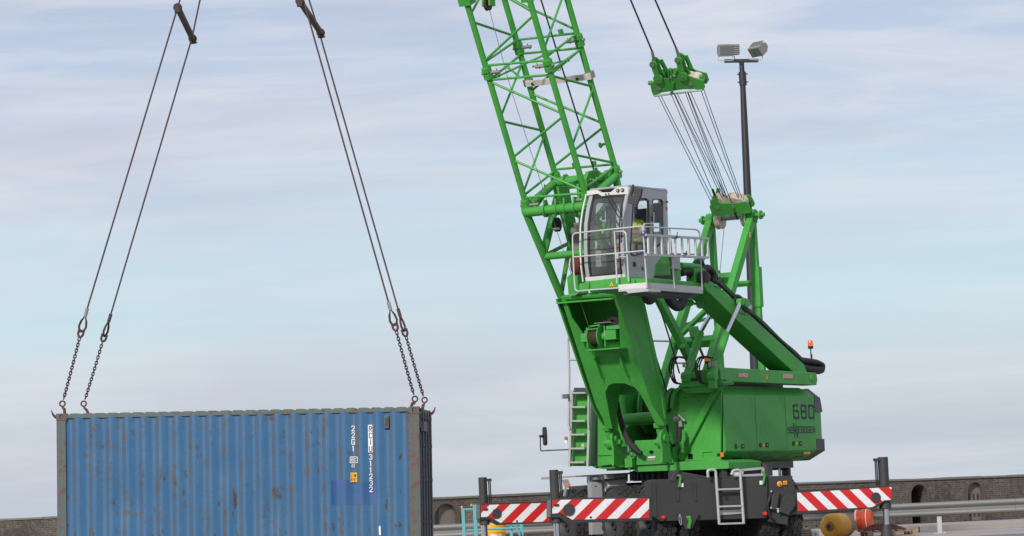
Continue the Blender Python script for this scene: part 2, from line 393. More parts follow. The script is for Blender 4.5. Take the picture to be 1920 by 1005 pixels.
# sea wall: front face follows two straight runs
wall = thing('sea_wall', (0, 104, 0), 'long dark brick sea wall with stone coping and arched niches', 'wall')
def wtop(xp, yp, d): return QD(xp, yp, d)
runs = [([(-500, 991.5, 113), (0, 972, 108), (560, 948.5, 102), (800, 933.5, 99)], 'l'), ([(800, 933.5, 99), (1200, 917, 104), (1600, 903.5, 110), (1920, 889.5, 116), (2300, 873, 122)], 'r')]
prof = [(-500, 991.5, 113), (0, 972.5, 108), (400, 954.5, 104), (808, 932.5, 99.5), (1030, 922.5, 101.5), (1490, 904.5, 106), (1700, 897.5, 108), (1920, 889.5, 110), (2400, 868, 115)]
tops = [wtop(*q) for q in prof]
def wall_at(xp):
    """depth of the wall front under picture column xp"""
    for i in range(len(prof)-1):
        if prof[i][0] <= xp <= prof[i+1][0]:
            a, b_ = tops[i], tops[i+1]
            n = (b_-a).cross(UP); n.z = 0; n.normalize(); return a, n, (b_-a)
for i in range(len(prof)-1):
    a, c = tops[i].copy(), tops[i+1].copy()
    d = V((c.x-a.x, c.y-a.y, 0)).normalized(); n = V((d.y, -d.x, 0))       # towards the viewer
    holes = []
    ar = [q for q in ARCHES if prof[i][0] <= q[0] < prof[i+1][0]] if 'ARCHES' in globals() else []
    poly = [V((a.x, a.y, -.6)), V((c.x, c.y, -.6)), V((c.x, c.y, c.z-.07)), V((a.x, a.y, a.z-.07))]
    AR = [(1722, 908, 37, 'open'), (1827, 904, 34, 'brick'), (1933, 899, 36, 'brick'), (835, 944, 50, 'brick'), (1617, 911, 36, 'brick'), (1240, 927, 40, 'brick'), (1120, 931, 40, 'open')]
    for xp, yp, wpx, kd in AR:
        if not (prof[i][0] <= xp-wpx/2 and xp+wpx/2 <= prof[i+1][0]): continue
        t = QP(xp, yp, a, n); hw = wpx/2*t.y/FPX
        H = t.z-.12; sp = .12+max(.3, H-hw*1.15)
        def arc(hw_, top, base=.12, N=12):
            pts = [t*1 + d*(-hw_) + UP*(base-t.z)]
            for k in range(N+1):
                q = PI - PI*k/N
                pts.append(V((t.x, t.y, 0)) + d*(hw_*math.cos(q)) + UP*(sp+(top-sp)*math.sin(q)))
            pts.append(t*1 + d*hw_ + UP*(base-t.z)); return pts
        hole = arc(hw, t.z); holes.append(hole)
        ring = MB(); ring.prism([p+n*.03 for p in arc(hw+.16, t.z+.14, .13)], -n*.03+V((0, 0, 0)), ); 
        ring = MB(); ring.prism([p+n*.028 for p in arc(hw+.07, t.z+.06, .10)], n*-.10, holes=[[p+n*.028 for p in arc(hw-.002, t.z-.002, .11)]])
        ring.build('arch_surround', ARCHST, wall)
        bk = MB(); dep = .16 if kd == 'brick' else 1.6
        bk.prism([p-n*dep for p in arc(hw+.1, t.z+.1, .0)], -n*.1)
        bk.build('arch_niche', NICHE if kd == 'brick' else BRICK, wall, label='pale rendered infill of a bricked-up arch' if kd == 'brick' else 'open dark arched recess')
        if kd == 'open':
            sd_ = MB()
            for s_ in (-1, 1): sd_.box(V((t.x, t.y, t.z/2))+d*s_*(hw+.06)-n*.9, n*.88, d*.05, UP*(t.z/2+.1))
            sd_.box(V((t.x, t.y, t.z+.12))-n*.9, n*.88, d*(hw+.1), UP*.03); sd_.build('arch_lining', BRICK, wall)
        elif wpx == 34:
            sl_ = MB()
            for q in (-.10, .14, .02): sl_.box(V((t.x, t.y, .62))+d*(q*1.3)-n*.145, d*.022, n*.02, UP*.36)
            sl_.build('niche_slot', DARKER, wall)
    W = MB(); W.prism(poly, -n*.55, holes)
    W.build('wall_face', BRICK, wall, smooth=0)
    L = (V((c.x, c.y, 0))-V((a.x, a.y, 0))).length; q = 0.0
    cz = lambda u_: a.z+(c.z-a.z)*u_/L
    cm = MB()
    while q < L:
        e_ = min(L, q+random.uniform(1.3, 2.3)); g = .012
        p0 = V((a.x, a.y, cz(q)-.068))+d*(q+g); p1 = V((a.x, a.y, cz(e_)-.068))+d*(e_-g); jz = random.uniform(-.012, .008)
        cm.add([p0+n*.05, p1+n*.05, p1-n*.6, p0-n*.6, p0+n*.05+UP*(.068+jz), p1+n*.05+UP*(.068+jz), p1-n*.6+UP*(.068+jz), p0-n*.6+UP*(.068+jz)], [(0, 1, 2, 3), (4, 5, 6, 7), (0, 1, 5, 4), (1, 2, 6, 5), (2, 3, 7, 6), (3, 0, 4, 7)])
        q = e_
    cm.build('coping', COPE, wall)

# guard rail
gr = thing('guard_rail', (12, 82.5, 0), 'grey galvanised steel guard rail between quay road and brick wall', 'guard rail')
ga, gb = V((-8, 83.6, .012)), V((16, 80.6, .012)); gb2 = gb+(gb-ga)*.4; gdir = (gb-ga).normalized(); gn = V((gdir.y, -gdir.x, 0))
pf = [(0, .76), (.03, .765), (.075, .735), (.085, .69), (.06, .65), (.012, .625), (0, .60), (.012, .575), (.06, .55), (.085, .51), (.075, .465), (.03, .435), (0, .44)]
o_ = [V(ga)+gn*a+UP*b for a, b in pf]; i_ = [V(ga)+gn*(a-.012)+UP*b for a, b in pf][::-1]
seg = 4.0; q = 0
while q < 32:
    MB().prism([p+gdir*q for p in o_+i_], gdir*(seg-.006)).build('rail_beam', RAILM, gr, smooth=50); q += seg
tp = QP(1762, 990, ga, gn); t0 = (tp-ga).dot(gdir) % 4.0
for k in range(8):
    c = ga+gdir*(t0+4.0*k); b = MB()
    b.box(c-gn*.06+UP*.30, gdir*.055, gn*.05, UP*.30); b.box(c-gn*.06+UP*.008, gdir*.15, gn*.12, UP*.008)
    for s_ in (-1, 1): b.cyl(c+gdir*.12*s_-gn*.02+UP*.016, c+gdir*.12*s_-gn*.02+UP*.05, .016, 6)
    b.build('post', GALV, gr)

# lamp pole
lp = QD(1415, 1000, 88); lp.z = 0
pole = thing('lamp_pole', lp, 'tall slim dark pole carrying two floodlights behind the green crane', 'lamp pole')
top = QD(1390.5, 118, 88); mid = QD(1393, 165, 88); bot = QD(1416, 690, 88); base = V((bot.x+.02, 88, .02))
MB().tube([base, bot, mid, top], .06, 14, rs=[.145, .135, .075, .065]).build('pole', POLEM, pole)
b = MB(); b.cyl(QD(1391.5, 135, 88), QD(1393.4, 160, 88), .10, 12)
for yy in (139, 154):
    p = QD(1392+(yy-139)*.05, yy, 88); b.box(p, (.14, 0, 0), (0, .03, 0), (0, 0, .012))
b.build('collar', POLEM, pole)
MB().bar(QD(1358, 114.5, 88), QD(1422, 113.5, 88), .10, .09, (0, 1, 0)).build('crossarm', POLEM, pole, bevel=.01)
def flood(c, yaw, tilt, w_, h_, dd, gear):
    fx = V((math.cos(yaw), math.sin(yaw), 0)); fy = V((-math.sin(yaw)*math.cos(tilt), math.cos(yaw)*math.cos(tilt), math.sin(tilt))); fz = fx.cross(fy)
    r = lambda p: c+fx*p[0]+fy*p[1]+fz*p[2]
    b = MB(); pr = [(-dd*.5, -h_/2), (-dd*.5, h_/2), (dd*.1, h_/2*1.0), (dd*.5, h_*.28), (dd*.5, -h_*.2), (dd*.1, -h_/2)]
    b.prism([r((-w_/2, a, q)) for a, q in pr], fx*w_)
    for k in range(7): b.box(r((-w_/2+w_*(k+.5)/7, dd*.15, h_*.52)), fx*.008, fy*dd*.3, fz*.018)
    h = b.build('floodlight', FLOODM, pole, bevel=.008)
    g = MB(); g.box(r((0, -dd*.5-.006, 0)), fx*w_*.44, fy*.006, fz*h_*.4); g.build('lens', LAMPGL, h)
    if gear:
        g = MB(); g.box(r((w_/2+.10, 0, .02)), fx*.09, fy*dd*.4, fz*h_*.46)
        for k in range(5): g.box(r((w_/2+.10, -dd*.4-.01, -h_*.35+k*h_*.18)), fx*.085, fy*.012, fz*.01)
        g.build('gear_box', FLOODM, h, bevel=.006)
    return h
h1 = flood(QD(1359, 95, 88), R(8), R(4), .37, .30, .30, True)
h2 = flood(QD(1422, 92, 88), R(-50), R(38), .42, .28, .32, False)
for h_, L_ in ((h1, [(1347, 106), (1347, 113), (1374, 113), (1374, 104)]), (h2, [(1405, 103), (1405, 111), (1428, 112), (1429, 103)])):
    MB().tube([QD(x, y, 87.95) for x, y in L_], .012, 8).build('bracket', GALV, h_)
MB().tube([QD(x, y, 87.9) for x, y in [(1377, 104), (1378, 112), (1384, 117), (1390, 120)]], .01, 6).build('cable', POLEM, pole)

# turquoise cage, yellow drum, orange fender beyond the left outrigger
cg = QD(905, 1000, 79); cg.z = 0
cage = thing('cage_trolley', cg, 'turquoise tubular steel cage with wire mesh beside the left outrigger', 'cage')
cz0 = .012
def cp(x, y, D=79): return QD(x, y, D)
b = MB()
c1, c2, c3, c4 = cp(868, 953), cp(890, 946), cp(978, 984, 78.2), cp(958, 984, 80)
def post(b, p, w_): b.box(V((p.x, p.y, (p.z+cz0)/2)), (w_, 0, 0), (0, w_, 0), (0, 0, (p.z-cz0)/2))
for p, w_ in ((c1, .04), (c2, .045), (c3, .035), (c4, .035)):
    q = MB(); post(q, p, w_); q.build('cage_post', CYAN, cage, bevel=.006)
for pts in ([cp(868, 955.5), cp(900, 954)], [cp(868, 994.5), cp(893, 994)], [cp(893, 993.5), cp(980, 989, 78.2)], [cp(950, 985, 80), cp(978, 984, 78.2)], [cp(966, 985, 78), cp(975, 1004, 78)]):
    MB().tube(pts, .024, 8).build('cage_rail', CYAN, cage)
q = MB()
for k in range(7): p = cp(871+k*3.4, 957); q.tube([p, V((p.x, p.y, .05))], .0035, 4)
for k in range(12): q.tube([cp(869, 959+k*5), cp(893, 958.4+k*5)], .0035, 4)
q.build('wire_mesh', STEEL, cage)
for xx, yy in ((866, 951), (884, 947.5)): q = MB(); q.ball(cp(xx, yy), .032, 6); q.build('corner_cap', BUOY, cage)
dp = cp(925, 1000, 80.5); dp.z = 0
yd = thing('yellow_drum', dp, 'ribbed yellow plastic drum behind the left outrigger leg', 'drum')
q = MB(); q.lathe((dp.x, dp.y, .015), UP, [(0, .27), (.06, .30), (.26, .29), (.28, .305), (.30, .29), (.5, .29), (.52, .305), (.54, .29), (.70, .29), (.735, .26)], 28); q.build('drum_body', YEL, yd)
q = MB(); a_ = cp(920, 1001, 80.0); q.box(V((a_.x+.12, dp.y-.30, .44)), (.13, 0, 0), (0, .012, 0), (0, 0, .045)); q.build('drum_label', WHITEP, yd)
of = cp(897, 1003, 78.6); of.z = 0
tag(MB().ball(V((of.x-.02, of.y, .22)), .21, 10).build('orange_fender', ORANGE, None), 'round orange fender ball at the foot of the turquoise cage', 'fender')

# right-hand clutter
D = 80
bc = QD(1558, 984, D); br = .30
bz = bc.copy(); bz.z = 0
buoy = thing('mooring_buoy', bz, 'scuffed yellow cylindrical buoy lying on its side under striped beam', 'buoy')
ax = V((.50, .86, .0)).normalized()
c0 = V((bc.x, bc.y, br+.02)); q = MB()
q.lathe(c0-ax*.05, ax, [(-.03, .05), (0, .12), (.01, .20), (.03, .265), (.08, .298), (.16, br), (.52, br), (.60, .29), (.64, .27)], 40); q.build('buoy_body', BUOY, buoy, smooth=60)
q = MB(); q.lathe(c0+ax*.55, ax, [(0, .27), (.02, .30), (.12, .285), (.16, .295), (.30, .25), (.48, .2), (.55, .13), (.56, .02)], 24); q.build('encrusted_end', ENCR, buoy)
q = MB(); q.lathe(c0-ax*.10, ax, [(-.02, .055), (0, .10), (.02, .115)], 20); q.build('end_boss', paint('rusted_boss', (.25, .12, .04), .7, dirt=.7), buoy)
q = MB()
for k in range(5):
    a = k*1.3; r_ = V((math.cos(a)*.5, 0, math.sin(a)))*.05; q.tube([c0-ax*.14-r_, c0-ax*.19+r_*.3, c0-ax*.14+r_], .014, 6)
q.build('shackle', CHAIN, buoy)
for pts in ([(1546, 974), (1550, 970), (1553, 973), (1549, 978)], [(1556, 972), (1556, 979)], [(1566, 990), (1572, 1000), (1564, 1002), (1570, 993)]):
    q = MB(); P_ = []
    for x, y in pts:
        r_ = QP(x, y, c0-ax*.155, ax); P_.append(r_)
    q.tube(P_, .008, 6); q.build('paint_scrawl', RED, buoy)
oc = QD(1617, 965, D+1.2); ofd = oc.copy(); ofd.z = 0
flt = thing('orange_float', ofd, 'bright orange float with white bands beside the yellow buoy', 'float')
fax = V((.95, -.3, .05)).normalized(); q = MB(); q.lathe(V((oc.x-.02, oc.y, .42)), fax, [(-0.240, 0.039), (-0.216, 0.156), (-0.144, 0.242), (-0.080, 0.273), (-0.032, 0.242), (0.000, 0.242), (0.040, 0.289), (0.096, 0.289), (0.136, 0.242), (0.160, 0.242), (0.200, 0.265), (0.248, 0.218), (0.272, 0.078)], 32); q.build('float_body', ORANGE, flt, smooth=60)
q = MB(); q.lathe(V((oc.x-.02, oc.y, .42)), fax, [(0.134, 0.261), (0.138, 0.275), (0.157, 0.275), (0.160, 0.261)], 32); q.build('white_band', WHITEP, flt)
q = MB(); q.lathe(V((oc.x-.02, oc.y, .42)), fax, [(-0.124, 0.254), (-0.120, 0.269), (-0.088, 0.275), (-0.080, 0.257)], 32); q.build('white_band', WHITEP, flt)
def pallet(c, yaw, label):
    fx = V((math.cos(yaw), math.sin(yaw), 0)); fy = V((-math.sin(yaw), math.cos(yaw), 0))
    t = thing('wooden_pallet', c, label, 'pallet')
    for k in range(7): MB().box(c+fx*(-.55+k*1.1/6)+UP*.145, fx*.05, fy*.4, UP*.011).build('deck_board', WOOD, t)
    for s_ in (-1, 0, 1):
        MB().box(c+fy*.36*s_+UP*.121, fx*.6, fy*.05, UP*.011).build('stringer_board', WOOD, t)
        MB().box(c+fy*.36*s_+UP*.022, fx*.6, fy*.05, UP*.011).build('bottom_board', WOOD, t)
        for r_ in (-1, 0, 1): MB().box(c+fy*.36*s_+fx*.53*r_+UP*.0715, fx*.06, fy*.05, UP*.037).build('block', WOOD, t)
    return t
pc = QD(1665, 1000, 79.5); pc.z = .014
pallet(pc+V((.02, 0, 0)), R(8), 'weathered wooden pallet under the heap of red-brown netting')
def heap(name, c, rx, ry, h, n, r, mat, label, cat):
    q = MB(); rnd = random.Random(3)
    for k in range(n):
        a = rnd.uniform(0, 2*PI); pts = []; rad = rnd.random()**.6
        x, y = rad*math.cos(a), rad*math.sin(a); hd = rnd.uniform(0, 2*PI)
        for j in range(9):
            zz = max(.01, h*(1-min(1, x*x+y*y))*rnd.uniform(.45, 1))
            pts.append(c+V((x*rx, y*ry, zz))); hd += rnd.uniform(-.9, .9); x += .22*math.cos(hd); y += .22*math.sin(hd)
            if x*x+y*y > 1: x *= .85; y *= .85; hd += 2
        q.tube(pts, r*rnd.uniform(.7, 1.3), 5)
    return tag(q.build(name, mat, None), label, cat)
heap('fishing_net', pc+V((-.12, 0, .165)), .56, .36, .15, 120, .011, NET, 'tangled heap of red-brown netting and rope on the wooden pallet', 'net')
rc = QD(1527, 1000, 78); rz = rc.copy(); rz.z = 0
q = MB(); axr = V((.25, -1, .0)).normalized()
q.lathe(rc+V((0, 0, -.03)), axr, [(-.12, .10), (-.05, .10), (-.045, .045), (.03, .045), (.035, .098), (.06, .10), (.075, .09), (.076, .035), (.03, .03)], 28)
tag(q.build('plastic_reel', REEL, None), 'small off-white plastic reel standing left of the yellow buoy', 'reel')
# wooden crate frames standing behind
cr_ = QD(1522, 985, 84); cr_.z = .01
ct = thing('timber_trestle', cr_, 'pale timber trestle standing beyond the reel against the guard rail', 'trestle')
for a_, c_ in (((1512, 968), (1512, 992)), ((1529, 962), (1531, 992)), ((1505, 975), (1540, 974)), ((1506, 988), (1542, 986))):
    MB().bar(QD(*a_, 82), QD(*c_, 82), .06, .04, (0, 1, 0)).build('trestle_bar', WOODP, ct)
for n_, (x_, lab) in enumerate(((1506, 'dark coil of rope lying on the quay left of the white reel'),)):
    c = QD(x_, 1003, 78); c.z = .02; q = MB()
    for k in range(5): q.tube([c+V((math.cos(a*PI/8)*(.13+.01*k), math.sin(a*PI/8)*(.13+.01*k), .03+.055*k)) for a in range(16)], .03, 8, closed=True)
    tag(q.build('rope_coil', ENCR, None), lab, 'rope')

# ------------------------------------------------------------------ container
psi, tau = R(-2.9), R(1.55)
ex = V((math.cos(psi)*math.cos(tau), math.sin(psi)*math.cos(tau), -math.sin(tau)))
ey = V((-math.sin(psi), math.cos(psi), 0)); ez = ex.cross(ey)
CL, CW, CH = 6.058, 2.438, 2.591
D0 = 56.3
for _ in range(30):
    o0 = QD(105, 775.5, D0); pr_ = proj(o0+ex*CL)
    D0 *= (pr_[0]-105)/681.0
N = Frame(o0, ex, ey, ez)                         # origin: near left top corner; z down is negative
def nb(b, x0, x1, y0, y1, z0, z1): return b.box(N.P((x0+x1)/2, (y0+y1)/2, (z0+z1)/2), ex*(x1-x0)/2, ey*(y1-y0)/2, ez*(z1-z0)/2)
cont = thing('shipping_container', N.P(CL/2, CW/2, -CH), 'weathered blue corrugated shipping container hanging from rusty chain slings', 'container')
pitch = .278; nx0, nx1 = .158, CL-.19
def surf(x):                                    # depth of the corrugated sheet at x
    t = ((x-nx0-.03) % pitch)/pitch
    if t < .26: return 0.045
    if t < .50: return 0.045-(t-.26)/.24*.036
    if t < .76: return .009
    return .009+(t-.76)/.24*.036
def dent(x, z):
    n_ = noise.noise(V((x*1.1, z*1.3, 3.3)))*.007+noise.noise(V((x*3.1, z*2.2, 7.7)))*.004
    for cx, cz, r_, a_ in ((1.2, -1.5, .35, .022), (2.75, -1.0, .28, .018), (3.6, -1.75, .4, .02), (.7, -.6, .25, .014), (5.3, -1.4, .25, .012)):
        d2 = ((x-cx)**2+(z-cz)**2)/r_**2
        if d2 < 6: n_ += a_*math.exp(-d2)
    return max(-.003, n_)*min(1, max(0, (-z-.06)/.15))
def corr(y0, sgn, x0, x1, z0, z1, mat, name, lift=0, step=None):
    xs = [x0]; k = 0
    brk = sorted(set([nx0+.03+pitch*(i+t) for i in range(-1, 24) for t in (0, .26, .50, .76)]))
    xs = [x0]+[q for q in brk if x0 < q < x1]+[x1]
    b = MB(); vs = []
    nz_ = max(2, int((z1-z0)/.09)+1)
    for q in xs:
        for k in range(nz_+1):
            zz = z0+(z1-z0)*k/nz_; de = dent(q, zz)
            vs.append(N.P(q, y0+sgn*(surf(q)+de-lift), zz))
    m_ = nz_+1
    for i in range(len(xs)-1):
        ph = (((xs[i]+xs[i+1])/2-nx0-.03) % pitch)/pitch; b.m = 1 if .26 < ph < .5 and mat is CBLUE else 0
        o_ = len(b.v)
        if i == 0: b.v += [V(p) for p in vs]
        for k in range(nz_): b.f.append([i*m_+k, (i+1)*m_+k, (i+1)*m_+k+1, i*m_+k+1]); b.mi.append(b.m)
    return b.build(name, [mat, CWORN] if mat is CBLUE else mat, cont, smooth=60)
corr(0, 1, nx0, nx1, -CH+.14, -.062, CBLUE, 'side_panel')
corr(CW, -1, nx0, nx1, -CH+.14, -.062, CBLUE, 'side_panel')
corr(0, 1, nx0+4.42, nx0+5.18, -1.60, -1.235, CPATCH, 'repainted_patch', .003)
corr(0, 1, nx0+4.42, nx0+4.82, -1.242, -1.195, CPATCH, 'repainted_patch', .0035)
b = MB(); nb(b, .17, CL-.17, .012, .075, -.085, -.018); nb(b, .17, CL-.17, CW-.075, CW-.012, -.085, -.018); b.build('top_rail', CRAIL, cont, bevel=.006)
b = MB(); nb(b, .17, CL-.17, .012, .075, -CH+.01, -CH+.15); nb(b, .17, CL-.17, CW-.075, CW-.012, -CH+.01, -CH+.15); b.build('bottom_rail', CRAIL, cont, bevel=.006)
b = MB(); k = 0; q = .2                           # roof with pressed corrugations standing up behind the rail
while q < CL-.3:
    b.add([N.P(q, .07, -.03), N.P(q+.03, .07, .0), N.P(q+.15, .07, .0), N.P(q+.18, .07, -.03), N.P(q, CW-.07, -.03), N.P(q+.03, CW-.07, .006), N.P(q+.15, CW-.07, .006), N.P(q+.18, CW-.07, -.03)],
          [(0, 1, 5, 4), (1, 2, 6, 5), (2, 3, 7, 6), (0, 3, 2, 1), (4, 5, 6, 7)]); q += .21
nb(b, .1, CL-.1, .05, CW-.05, -.05, -.031); b.build('roof', CRAIL, cont)
b = MB(); nb(b, .1, CL-.1, .05, CW-.05, -CH+.12, -CH+.15); b.build('floor', WOOD, cont)
for i, (xx, xw, mt) in enumerate(((0, .165, CFRAME), (CL-.195, .195, CPOST))):
    for yy in (0, CW-.1):
        b = MB(); nb(b, xx+.004, xx+xw-.004, yy+.006, yy+.094, -CH+.118, -.118); b.build('corner_post', mt, cont, bevel=.008)
for xx in (0, CL-.178):
    for yy in (0, CW-.162):
        for zz in (-.118, -CH):
            b = MB(); sg = 0 if yy == 0 else .162
            fr = [N.P(xx, yy, zz), N.P(xx+.178, yy, zz), N.P(xx+.178, yy, zz+.118), N.P(xx, yy, zz+.118)]
            cx, cz = xx+.089, zz+.06
            hole = [N.P(cx+.032*math.cos(a*PI/8), yy, cz+(.042)*math.sin(a*PI/8)) for a in range(16)]
            b.prism(fr, ey*.02, [hole]); nb(b, xx, xx+.178, yy+.021, yy+.162, zz, zz+.118)
            b.build('corner_casting', CPOST, cont, bevel=.004)
# end walls
b = MB(); nb(b, .02, .05, .1, CW-.1, -CH+.12, -.03); b.build('end_wall', CBLUE, cont)
b = MB(); nb(b, CL-.1, CL-.02, .1, CW-.1, -.12, -.01); b.build('door_header', CPOST, cont)
for s_ in (0, 1):
    y0 = .10+s_*(CW-.2)/2; y1 = y0+(CW-.2)/2-.012
    b = MB(); nb(b, CL-.07, CL-.03, y0, y1, -CH+.16, -.13)
    for k in range(4):
        zz = -CH+.35+k*.5; nb(b, CL-.03, CL-.012, y0+.08, y1-.08, zz, zz+.28)
    d_ = b.build('door', CDOOR, cont)
    for k in (0, 1):
        yb = y0+.28+k*.52
        MB().cyl(N.P(CL+.025, yb, -CH+.06), N.P(CL+.025, yb, -.07), .019, 12).build('lock_bar', LOCK, d_)
        for zz in (-.16, -.62, -1.2, -1.9, -CH+.14): b = MB(); nb(b, CL-.012, CL+.045, yb-.045, yb+.045, zz-.025, zz+.025); b.build('bar_bracket', LOCK, d_)
    yh = y0+.02 if s_ == 0 else y1-.02
    for k in range(5): b = MB(); nb(b, CL-.03, CL+.006, yh-.03, yh+.03, -.35-k*.48, -.24-k*.48); b.build('hinge', LOCK, d_)
b = MB(); nb(b, CL-.006, CL+.052, .32, 1.0, -.40, -.24); b.build('door_bracket_plate', paint('mauve_grey', (.2, .17, .18), .6), cont)
b = MB()
for zz in (-.25, -.95, -1.65, -2.3): nb(b, CL-.03, CL+.004, .02, .06, zz-.05, zz+.05)
b.build('hinge_lug', DARKER, cont)
# vent
def npx(x, y): p = N.loc(QP(x, y, N.o, ey)); return p.x, p.z
vx, vz = npx(720, 779); b = MB()
nb(b, vx, vx+.075, -.012, .05, vz-.21, vz); b.build('vent', CRAIL, cont, bevel=.004)
b = MB(); nb(b, vx+.018, vx+.057, -.016, -.011, vz-.185, vz-.03); b.build('vent_louver', CDOOR, cont)

# ------------------------------------------------------------------ stroke lettering
GL = {'6': [[(.95, 1), (.15, 1), (0, .9), (0, .1), (.15, 0), (.85, 0), (1, .1), (1, .46), (.85, .56), (0, .56)]], '8': [[(.15, 0), (.85, 0), (1, .1), (1, .42), (.85, .52), (1, .62), (1, .9), (.85, 1), (.15, 1), (0, .9), (0, .62), (.15, .52), (0, .42), (0, .1), (.15, 0)], [(.15, .52), (.85, .52)]], '0': [[(.15, 0), (.85, 0), (1, .1), (1, .9), (.85, 1), (.15, 1), (0, .9), (0, .1), (.15, 0)]],
 'S': [[(1, 1), (0, 1), (0, .52), (1, .52), (1, 0), (0, 0)]], 'E': [[(1, 1), (0, 1), (0, 0), (1, 0)], [(0, .5), (.85, .5)]], 'N': [[(0, 0), (0, 1), (1, 0), (1, 1)]],
 'B': [[(0, 0), (1, 0), (1, .52), (1, 1), (0, 1), (0, 0)], [(0, .52), (1, .52)]], 'O': [[(0, 0), (1, 0), (1, 1), (0, 1), (0, 0)]], 'G': [[(1, .8), (1, 1), (0, 1), (0, 0), (1, 0), (1, .48), (.55, .48)]],
 '2': [[(0, .8), (.2, 1), (.8, 1), (1, .82), (1, .62), (0, 0), (1, 0)]], '1': [[(.5, 0), (.5, 1), (.2, .82)]], '3': [[(0, .86), (.2, 1), (.8, 1), (1, .82), (1, .62), (.75, .52), (.4, .52)], [(.75, .52), (1, .38), (1, .15), (.8, 0), (.2, 0), (0, .14)]],
 'R': [[(0, 0), (0, 1), (.8, 1), (1, .85), (1, .62), (.8, .48), (0, .48)], [(.5, .48), (1, 0)]], 'C': [[(1, .8), (.8, 1), (.2, 1), (0, .8), (0, .2), (.2, 0), (.8, 0), (1, .2)]], 'I': [[(.5, 0), (.5, 1)]], 'U': [[(0, 1), (0, .18), (.2, 0), (.8, 0), (1, .18), (1, 1)]],
 'm': [[(0, 0), (0, .7), (.5, .7), (.5, 0)], [(.5, .7), (1, .7), (1, 0)]], '.': [[(.4, 0), (.6, 0)]], "'": [[(.5, .7), (.5, 1)]], '"': [[(.3, .7), (.3, 1)], [(.7, .7), (.7, 1)]]}
def glyph(b, ch, pos, w_, h_, th, depth=.004):
    """pos(a,b,c) -> world; strokes are flat bars of real thickness"""
    for st in GL.get(ch, []):
        for (x0, y0), (x1, y1) in zip(st, st[1:]):
            ax_, ay_, bx_, by_ = x0*w_, y0*h_, x1*w_, y1*h_
            L = math.hypot(bx_-ax_, by_-ay_) or 1e-6; ux, uy = (bx_-ax_)/L, (by_-ay_)/L
            k_ = th*(.48 if L > th*1.6 else .22); ax_ -= ux*k_; ay_ -= uy*k_; bx_ += ux*k_; by_ += uy*k_
            px, py = -uy*th/2, ux*th/2
            c4 = [(ax_+px, ay_+py), (ax_-px, ay_-py), (bx_-px, by_-py), (bx_+px, by_+py)]
            f_ = [pos(x, y, 0) for x, y in c4]; k_ = [pos(x, y, depth) for x, y in c4]
            b.add(f_+k_, [(0, 1, 2, 3), (4, 5, 6, 7), (0, 1, 5, 4), (1, 2, 6, 5), (2, 3, 7, 6), (3, 0, 4, 7)])
def cont_text(txt, xpx, y0px, y1px, wpx, mat, name, th=.022, lift=.004):
    n = len(txt); b = MB(); hh = (y1px-y0px)/n
    for i, ch in enumerate(txt):
        yb = y0px+hh*(i+1)-hh*.12; X, Zz = npx(xpx-wpx/2+(yb-y0px)*.012, yb)
        ww = wpx/112.6; h_ = hh*.73/112.6
        X0 = X
        glyph(b, ch, lambda a, c, d_: N.P(X0+a, min(surf(X0), surf(X0+ww), surf(X0+ww/2))-.004-lift-d_, Zz+c), ww, h_, th, .003)
    return b.build(name, mat, cont, smooth=0)
cont_text('22G1', 661.5, 797, 847, 5.2, WHITEP, 'type_marking', .014)
X, Zt = npx(689.5, 796.5); X2, Zb = npx(698.5, 848)
yf = min(surf(X), surf(X2), surf((X+X2)/2))-.004
b = MB(); b.box(N.P((X+X2)/2, yf-.004, (Zt+Zb)/2), ex*(X2-X)/2, ey*.0015, ez*(Zt-Zb)/2); b.build('marking_panel', WHITEP, cont, smooth=0)
cont_text('RCIU', 694, 797.5, 848, 4.6, LETTER, 'owner_code', .012, .010)
cont_text('311232', 694.5, 850.5, 923.5, 5.0, WHITEP, 'serial_number', .0135)
b = MB(); x0, z0 = npx(656.5, 868); x1, z1 = npx(669.5, 856.5); yy = min(surf(x0), surf(x1), surf((x0+x1)/2))-.008
def npos(X0, Z0, y_): return lambda a, c, d_: N.P(X0+a, y_-d_, Z0+c)
for p, q in (((x0, z0), (x1, z0)), ((x0, z1), (x1, z1)), ((x0, z0), (x0, z1)), ((x1, z0), (x1, z1)), (((x0+x1)/2-.012, z0), ((x0+x1)/2-.012, z1))):
    b.bar(N.P(p[0], yy, p[1]), N.P(q[0], yy, q[1]), .010, .003, ez if p[1] == q[1] else ex)
glyph(b, 'I', npos(x0+.0, z0+.025, yy), .05, .055, .010); glyph(b, 'C', npos(x0+.064, z0+.028, yy), .03, .046, .011)
x2, z2 = npx(659.6, 876.2); glyph(b, '8', npos(x2, z2, yy), .022, .045, .008); glyph(b, '1', npos(x2+.036, z2, yy), .02, .045, .008)
b.build('agency_logo', WHITEP, cont, smooth=0)
x0, z0 = npx(657.2, 904); x1, z1 = npx(669.3, 886)
b = MB(); b.box(N.P((x0+x1)/2, yy, (z0+z1)/2), ex*(x1-x0)/2, ey*.0015, ez*(z1-z0)/2); b.build('height_sticker', YEL, cont, smooth=0)
b = MB()
for i, ch in enumerate('2.6m'): glyph(b, ch, npos(x0+.012+i*.022, z0+.09, yy-.002), .014, .045, .006, .002)
for i, ch in enumerate("8'6\""): glyph(b, ch, npos(x0+.012+i*.022, z0+.02, yy-.002), .014, .045, .006, .002)
b.build('sticker_text', LETTER, cont, smooth=0)
x0, z0 = npx(710, 990); b = MB(); b.prism([N.P(x0+a, -.004+surf(x0+.03), z0+c) for a, c in ((0, .02), (.03, .04), (.035, -.12), (.005, -.11))], -ey*.002); b.build('torn_label', WHITEP, cont, smooth=0)

